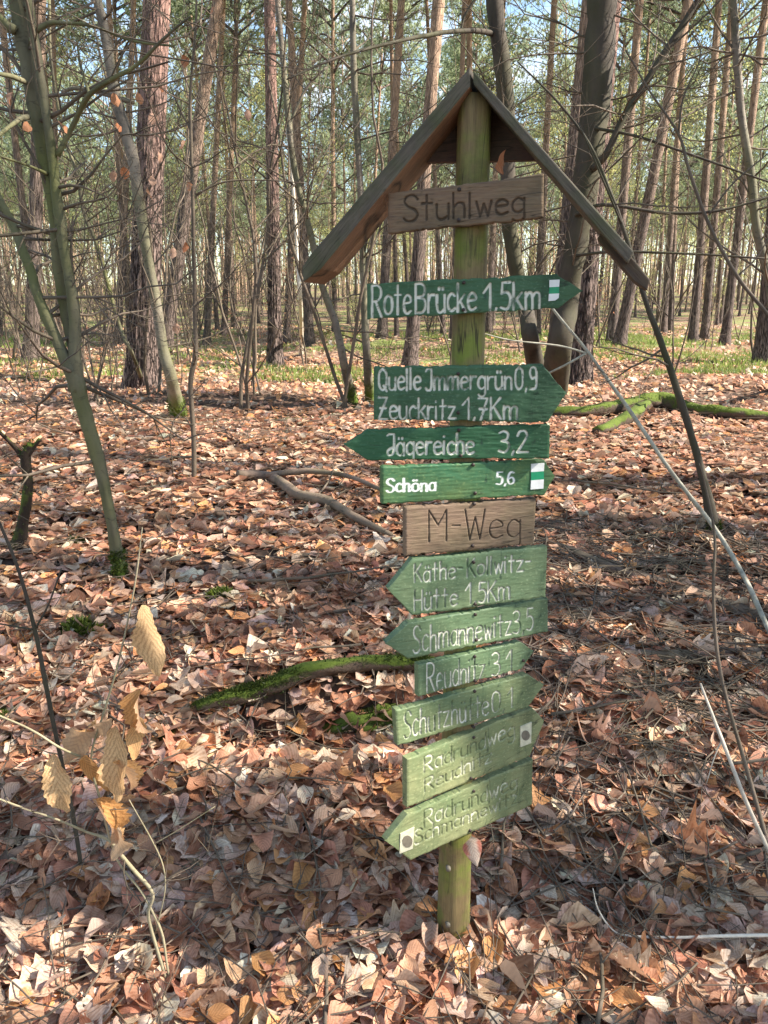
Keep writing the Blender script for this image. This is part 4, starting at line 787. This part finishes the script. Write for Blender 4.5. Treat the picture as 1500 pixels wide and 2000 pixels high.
def board(yaw, LT, LB, RT, RB, tip, texts, mat, label, stroke=.0024, nib=1., nails=(), groove=.002, off=None, edge=None):
    zc = None; off = off or .031 + TH; fr = frame(yaw, off); o_, d, n_ = fr
    c = [onplane(*q, fr) for q in (LT, LB, RT, RB)]; tl, tr_ = (onplane(*tip[1], fr), tip[0]) if tip else (None, None)
    cz = np.mean([q[1] for q in c]); cx = np.mean([q[0] for q in c])
    # a grid on the face: columns from left to right, rows bottom to top; pointed ends close the columns to the tip
    def lerp(a, b, t): return a + (b - a) * t
    cols = []
    U0 = np.linspace(0, 1, 230)
    for u in U0: cols.append((lerp(c[1], c[3], u), lerp(c[0], c[2], u)))
    K = np.linspace(0, 1, 26)[1:]
    if tr_ == 'R':
        for u in K: cols.append((lerp(c[3], tl, u), lerp(c[2], tl, u)))
    if tr_ == 'L':
        cols = [(lerp(c[1], tl, u), lerp(c[0], tl, u)) for u in K[::-1]] + cols
    rows = 76; V = np.linspace(0, 1, rows); A = np.array([[lerp(a, b, v) for v in V] for a, b in cols]); nc = len(cols)
    pl = A.reshape(-1, 2).copy(); VV = np.tile(V, nc) * 2 - 1; UU = np.repeat(np.arange(nc), rows); pl[:, 1] += np.abs(VV) ** 9 * -np.sign(VV) * (np.clip(vnoise(UU * .22 + LT[1], np.sign(VV) * 3, 5) - .55, 0, 1) * .005 + (vnoise(UU * .05, np.sign(VV) * 3 + LT[1], 6)) * .0022); segs = []
    for tx in texts: segs += text_segments(*tx, fr)
    dd = seg_dist(pl, segs, nib) if segs else np.full(len(pl), 1e9); stk = stroke * (.72 + .55 * vnoise(pl[:, 0] * 70, pl[:, 1] * 70, 21)); ink = np.clip((stk - dd) / .0011 + .5, 0, 1)
    ed = np.minimum(np.minimum(np.arange(nc)[:, None], nc - 1 - np.arange(nc)[:, None]) * .0013, np.minimum(V, 1 - V)[None, :] * .075).ravel()
    dep = ink * groove + np.clip(.003 - ed, 0, 1) * .5 + .0008 * vnoise(pl[:, 0] * 60, pl[:, 1] * 260, 3) + .0012 * vnoise(pl[:, 0] * 9, pl[:, 1] * 40, 4)
    ctr = o_ + d * cx + np.array([0, 0, cz])
    X_ = pl[:, 0] - cx; Z_ = pl[:, 1] - cz
    m = MB(); v = np.stack([X_, dep, Z_], -1); i, j = np.meshgrid(np.arange(nc - 1), np.arange(rows - 1), indexing='ij')
    m.add(v, np.stack([i * rows + j, (i + 1) * rows + j, (i + 1) * rows + j + 1, i * rows + j + 1], -1).reshape(-1, 4))
    # back and rim
    per = [k * rows for k in range(nc)] + ([(nc - 1) * rows + q for q in range(1, rows)] if tr_ != 'R' else []) + [k * rows + rows - 1 for k in range(nc - 1 if tr_ != 'R' else nc - 2, -1, -1)] + ([q for q in range(rows - 2, 0, -1)] if tr_ != 'L' else [])
    if tr_ == 'L': per = per[:-1]
    pv = v[per]; n1 = len(per); rim = np.vstack([pv, pv * [1, 0, 1] + [0, TH, 0]]); k = np.arange(n1); k2 = (k + 1) % n1
    m.add(rim, [np.stack([k2, k, k + n1, k2 + n1], -1)]); m.f.append(np.array([[m.n - n1 + q for q in range(n1)]])); m.mi.append(np.array([0]))
    me = m.mesh('sign_board', True, {'ink': np.concatenate([ink, np.zeros(2 * n1)])}); me.materials.append(mat)
    me.polygons.foreach_set('use_smooth', np.array([p_.loop_total == 4 and p_.index < (nc - 1) * (rows - 1) for p_ in me.polygons]))
    b = place('sign_board', me, sp, mat4=Matrix(((d[0], -n_[0], 0, ctr[0] - PX), (d[1], -n_[1], 0, ctr[1] - PYY), (0, 0, 1, ctr[2]), (0, 0, 0, 1)))); b['label'] = label
    for px, py in nails:
        q = onplane(px, py, fr); nm = MB(); nm.tube([(q[0] - cx, -.0022, q[1] - cz), (q[0] - cx, .006, q[1] - cz)], [.0036, .0036], 10); me = nm.mesh('nail'); me.materials.append(M['nail']); place('nail', me, b)
    return b, fr, cx, cz
def plaque(bd, polys, name, label, mats):
    b, fr, cx, cz = bd; m = MB()
    for k, (pts, mi, lift) in enumerate(polys):
        q = [onplane(*p_, fr) for p_ in pts]; m.prism([(a[0] - cx, -.0010 - lift, a[1] - cz) for a in q], (0, .0025, 0), None, mi)
    me = m.mesh(name, False)
    for x_ in mats: me.materials.append(x_)
    o = place(name, me, b); o['label'] = label
W1 = m_wood('brown_board_wood', (.23, .15, .09), (.13, .085, .06), (.15, .125, .07), .4, inka=.62); W2 = m_wood('greyish_board_wood', (.26, .18, .12), (.14, .09, .062), (.18, .16, .08), .35, inka=.75)
DG = (.034, .095, .044); MG = (.092, .155, .082)
g1 = m_paint('green_board_paint', DG, (.065, .12, .065), .6, .41); g2 = m_paint('deep_green_board_paint', (.024, .095, .042), (.035, .085, .04), .5, .38)
g3 = m_paint('algae_stained_green_paint', (.03, .125, .062), (.11, .15, .045), .75, .2, (.75, .76, .74)); g4 = m_paint('faded_green_paint', MG, (.18, .23, .12), .75, .46)
g5 = m_paint('bleached_green_paint', (.10, .155, .078), (.20, .225, .11), .8, .50); g6 = m_paint('worn_yellowish_green_paint', (.12, .165, .08), (.25, .255, .125), .85, .57, (.62, .62, .48))
board(R(-22), (757, 376), (757, 457), (1060, 338), (1060, 427), None, [('Stuhlweg', 788, 433, 50, 1024, 416, 46)], W1, 'brown top board with routed dark letters under the roof', .0022, nails=[(897, 370), (896, 430)], groove=.003)
b2 = board(R(-2), (717, 552), (717, 625), (1088, 534), (1090, 604), ('R', (1138, 568)), [('Rote', 727, 616, 62, 803, 611, 58), ('Brücke', 812, 611, 57, 930, 606, 54), ('1,5km', 945, 606, 52, 1055, 602, 52)], g1, 'uppermost green arrow board pointing right below the roof', .0023, nails=[(906, 552), (905, 605)])
plaque(b2, [([(1073, 547), (1093, 546), (1092, 560), (1073, 561)], 0, 0), ([(1073, 561), (1092, 560), (1092, 573), (1072, 574)], 1, 0), ([(1072, 574), (1092, 573), (1091, 582), (1084, 587), (1071, 588)], 0, 0)], 'trail_marker', 'small white green white striped trail marker', [M['white'], M['mgreen']])
board(R(0), (730, 715), (730, 822), (1060, 711), (1070, 826), ('R', (1107, 768)), [('Quelle', 740, 761, 41, 822, 761, 41), ('Immergrün', 832, 761, 41, 1000, 760, 40), ('0,9', 1007, 760, 42, 1049, 759, 42), ('Zeuckritz', 740, 818, 42, 890, 818, 38), ('1,7Km', 904, 818, 42, 1011, 818, 40)], g1, 'tall green arrow board with two lines pointing right', .0021, nails=[(895, 730), (895, 806)])
board(R(5), (718, 839), (718, 900), (1075, 828), (1073, 897), ('L', (672, 869)), [('Jägereiche', 757, 888, 40, 926, 886, 38), ('3,2', 975, 884, 41, 1031, 883, 41)], g2, 'dark green arrow board pointing left, longest of the left pointing ones', .0022, nails=[(896, 840), (900, 890)])
b5 = board(R(14), (746, 911), (746, 986), (1064, 898), (1064, 968), ('R', (1084, 930)), [('Schöna', 756, 962, 26, 851, 958, 25), ('5,6', 970, 947, 24, 1004, 945, 23)], g3, 'green board with printed white letters and a striped marker at its short right point', .0012, 2.1, nails=[(924, 908), (928, 963)], groove=.0002)
plaque(b5, [([(1037, 906), (1063, 904), (1062, 920), (1037, 922)], 0, 0), ([(1037, 922), (1062, 920), (1062, 936), (1037, 938)], 1, 0), ([(1037, 938), (1062, 936), (1061, 954), (1036, 956)], 0, 0)], 'trail_marker', 'white green white striped marker', [M['white'], M['mgreen']])
board(R(17), (792, 990), (792, 1088), (1048, 972), (1043, 1063), None, [('M-Weg', 838, 1059, 61, 1017, 1050, 56)], W2, 'square ended brown wooden board between the green ones', .0013, nails=[(926, 984), (923, 1066)], groove=.0025)
board(R(18), (806, 1091), (806, 1204), (1070, 1066), (1066, 1168), ('L', (757, 1151)), [('Käthe-', 810, 1138, 35, 903, 1127, 34), ('Kollwitz-', 913, 1127, 36, 1037, 1114, 34), ('Hütte', 810, 1193, 39, 894, 1183, 36), ('1,5Km', 910, 1180, 40, 996, 1170, 38)], g4, 'tall faded green arrow board with two lines pointing left', .0017, nails=[(925, 1098), (928, 1180)])
board(R(24), (798, 1216), (798, 1288), (1071, 1167), (1071, 1235), ('L', (753, 1258)), [('Schmannewitz', 808, 1277, 52, 1000, 1238, 42), ('3,5', 1003, 1238, 44, 1042, 1231, 42)], g4, 'faded green arrow board pointing left with one long word', .0017, nails=[(928, 1200), (930, 1250)])
board(R(27), (818, 1298), (818, 1363), (1018, 1253), (1020, 1308), ('R', (1043, 1272)), [('Reudnitz', 835, 1354, 56, 948, 1327, 46), ('3,1', 962, 1322, 46, 1001, 1312, 42)], g4, 'shortest green arrow board pointing right', .0017, nails=[(927, 1282), (928, 1330), (1022, 1290)])
board(R(27), (773, 1387), (777, 1458), (1032, 1317), (1032, 1384), ('R', (1063, 1338)), [('Schutzhütte', 790, 1443, 52, 955, 1396, 42), ('0,1', 962, 1394, 42, 1002, 1381, 38)], g5, 'pale green arrow board pointing right, above the two lowest', .0017, nails=[(927, 1350), (925, 1420)])
b11 = board(R(34), (796, 1482), (796, 1580), (1040, 1382), (1036, 1478), ('R', (1064, 1408)), [('Radrundweg', 829, 1510, 30, 1006, 1437, 30), ('Reudnitz', 830, 1547, 26, 962, 1486, 26)], g6, 'bleached green board pointing right with a round marker', .0019, nails=[(925, 1440), (920, 1520)])
b12 = board(R(34), (797, 1590), (803, 1682), (1042, 1483), (1040, 1573), ('L', (753, 1643)), [('Radrundweg', 829, 1616, 32, 1011, 1540, 30), ('Schmannewitz', 811, 1650, 28, 1012, 1568, 24)], g6, 'lowest bleached green arrow board pointing left', .0019, nails=[(925, 1545), (918, 1622)])
def circ(cx_, cy_, a, b): return [(cx_ + a * math.cos(t), cy_ - b * math.sin(t)) for t in np.arange(16) * math.pi / 8]
plaque(b11, [([(1016, 1419), (1038, 1410), (1037, 1451), (1016, 1459)], 0, 0), (circ(1026, 1436, 8, 10), 1, .0006)], 'trail_marker', 'cream marker with a brown dot', [M['mcream'], M['mdot']])
plaque(b12, [([(782, 1628), (809, 1615), (806, 1657), (780, 1667)], 0, 0), (circ(795, 1643, 10, 12), 1, .0006)], 'trail_marker', 'cream marker with a brown dot', [M['mcream'], M['mdot']])
for px, py in ((876, 1699), (875, 1809)):
    p = P(px, py, PYY - .045); nm = MB(); nm.tube([p, p + np.array([0, .012, 0])], [.006, .006], 10); nm.build('bolt', M['mdot'], sp)
# roof
YR = R(-16); fr = frame(YR, .052); o_, d, n_ = fr; DEP = .125
def pl3(px, py, f=fr): q = onplane(px, py, f); return f[0] + f[1] * q[0] + np.array([0, 0, q[1]])
RW = m_wood('roof_plank_wood', (.15, .125, .095), (.055, .045, .036), (.06, .075, .025), .6); RU = m_wood('roof_under_bounce_lit_wood', (.30, .165, .09), (.17, .09, .055), gamt=.05)
UN = np.array([.6, 0, -.6])
def plank(pts, mat, label, dep=DEP, start=0., extra=None):
    P3 = [pl3(*q) for q in pts]; t = unit(P3[1] - P3[0]) ; c = np.mean(P3, 0)
    m = MB(); m.prism([q - n_ * start for q in P3], -n_ * dep)
    up = np.cross(t, n_); Mx = Matrix((t, -n_, np.cross(t, -n_))).transposed(); B = np.array([t, -n_, np.cross(t, -n_)])
    m.v = [(a - c) @ B.T for a in m.v]; me = m.mesh('roof_plank', False)
    for x_ in mat: me.materials.append(x_)
    # left underside gets a warmer brown that paints in bounced light
    nz = np.array([Mx @ p_.normal for p_ in me.polygons])
    if len(mat) > 1:
        for p_, q in zip(me.polygons, nz): p_.material_index = 1 if abs(q[2]) > .3 and abs(q @ n_) < .5 and np.dot(np.array(Mx @ p_.center), UN) > 0 else 0
    m4 = Mx.to_4x4(); m4.translation = Vector(c - np.array(sp.location)); o = place('roof_plank', me, sp, mat4=m4); o['label'] = label
    bv = o.modifiers.new('edge', 'BEVEL'); bv.width = .0025; bv.segments = 2; bv.limit_method = 'ANGLE'
    return o
plank([(918, 130), (604, 500), (590, 522), (592, 552), (627, 526), (918, 170)], [RW, RU], 'left roof plank, bounce light coloured into its warm brown underside')
plank([(924, 136), (1238, 492), (1226, 514), (924, 164)], [RW], 'right roof plank, dark with moss')
plank([(1180, 440), (1240, 505), (1272, 545), (1266, 566), (1240, 548), (1215, 520), (1165, 462)], [m_wood('roof_batten_wood', (.10, .065, .045), (.05, .035, .03), gamt=.2)], 'dark broken end of the lower roof layer', .07, .04)
fb = frame(YR, .052 - DEP + .035)
m = MB(); m.prism([fb[0] * 0 + pl3(px, py, fb) for px, py in [(795, 318), (1056, 312), (930, 160)]], -n_ * .018); m.build('gable_board', m_wood('gable_wood', (.10, .05, .035), (.05, .03, .025), gamt=.1), sp, smooth=False)

# ------------------------------------------------------------------ leaves caught on things, the oak sapling
def top_leaf(name, label, px, py, Yd, s_, me, rot):
    o = place(name, me, None, P(px, py, Yd)); o.scale = (s_,) * 3; o.rotation_euler = rot; o['label'] = label; o['category'] = 'leaf'; return o
top_leaf('caught_leaf', 'small rust red leaf standing on the edge of the brown top board', 981, 322, 1.535, .045, HL[1], (1.4, -1.45, .9)).scale.y *= .55
m = MB(); v, f = leaf_geo(1, [1.], np.random.default_rng(3), 12, 6, False, .25); t_ = np.abs(v[0][:, 1]) / (np.abs(v[0][:, 1]).max()); c_ = np.where((t_ > .55)[:, None], (.50, .20, .15), (.66, .55, .47)); m.add(v[0], f, lc(v[0], c_)); me = m.mesh('caught_leaf'); me.materials.append(M['leaf'])
top_leaf('caught_leaf', 'pale oval leaf with reddish rim hanging beside the post under the lowest board', 924, 1655, 1.53, .085, me, (1.5, 1.38, .15))
Ys = hit(330, 1930)[1]
st, rs = stem_tree('oak_sapling', 'yellowish bare sapling with big dry toothed leaves at the lower left', 'sapling', [
    [(332, 1935, Ys, 11), (312, 1870, Ys, 11), (290, 1790, Ys, 10), (298, 1745, Ys, 10), (262, 1700, Ys, 11), (232, 1665, Ys, 11), (212, 1640, Ys, 9), (170, 1625, Ys, 7), (110, 1600, Ys - .03, 6), (50, 1580, Ys - .05, 6), (-30, 1550, Ys - .08, 5)],
    [(348, 1925, Ys, 7), (330, 1905, Ys, 7), (318, 1830, Ys, 7), (302, 1790, Ys, 7), (275, 1740, Ys, 6), (235, 1690, Ys, 6), (215, 1640, Ys, 6), (195, 1560, Ys, 6), (178, 1480, Ys, 6), (205, 1385, Ys, 6), (232, 1290, Ys, 5), (262, 1150, Ys, 5), (278, 1030, Ys, 3)],
    [(178, 1485, Ys, 6), (120, 1462, Ys - .05, 7), (60, 1425, Ys - .1, 6), (-20, 1390, Ys - .15, 6)],
    [(305, 1818, Ys, 4), (322, 1740, Ys, 4), (318, 1690, Ys, 4), (296, 1640, Ys, 4), (252, 1562, Ys, 3)], [(298, 1650, Ys, 3), (350, 1620, Ys, 3), (420, 1575, Ys, 2)]], M['sapling'], 8, 10, .14, 4, tlev=1, wob=.15, wsc=.75)
CL = [(.76, .52, .28), (.72, .44, .20), (.64, .34, .13)]
for k, (px, py, s_, rot, ci, cu) in enumerate([(292, 1240, .165, (1.15, 1.42, .25), 0, 1.5), (228, 1478, .15, (1.9, 1.65, .2), 0, 1.), (112, 1530, .13, (1.2, 1.5, -.2), 0, 1.3), (212, 1600, .13, (1.0, 1.3, .9), 2, 1.6), (150, 1455, .12, (.9, .9, 2.6), 1, 1.4), (268, 1388, .09, (1.6, 1.5, -.6), 2, 1.6), (245, 1510, .11, (1.2, 1.0, 1.4), 1, 1.5), (195, 1420, .10, (.8, .6, 2.2), 1, 1.3), (232, 1640, .09, (1.5, 1.2, 2.2), 0, 1.5), (175, 1500, .10, (1.9, 1.1, 1.1), 2, 1.5), (265, 1430, .08, (1.1, 1.8, .1), 1, 1.5)]):
    if True: dleaf(st, px, py, Ys - .01 - .012 * (k % 3), s_ * (1. if k == 0 else 1.25), k, mesh=lobed_mesh(70 + k, CL[ci], cu, 28, 2), rot=rot).scale.y *= (.55 if k == 0 else .8)
loose('bare_shoot', 'grey green thin stem rising at the left edge behind the oak sapling', 'twig', [(170, 1790, 1.75, 9), (158, 1690, 1.75, 9), (140, 1580, 1.75, 9), (110, 1440, 1.75, 9), (90, 1340, 1.75, 10), (68, 1230, 1.75, 9), (35, 1110, 1.75, 7), (-10, 1000, 1.75, 6)], M['beechdark'], 8, wob=.05,
      kids=[[(68, 1230, 1.75, 5), (95, 1180, 1.75, 4), (120, 1110, 1.75, 3)], [(68, 1230, 1.75, 5), (20, 1222, 1.75, 4), (-20, 1215, 1.75, 3)]])
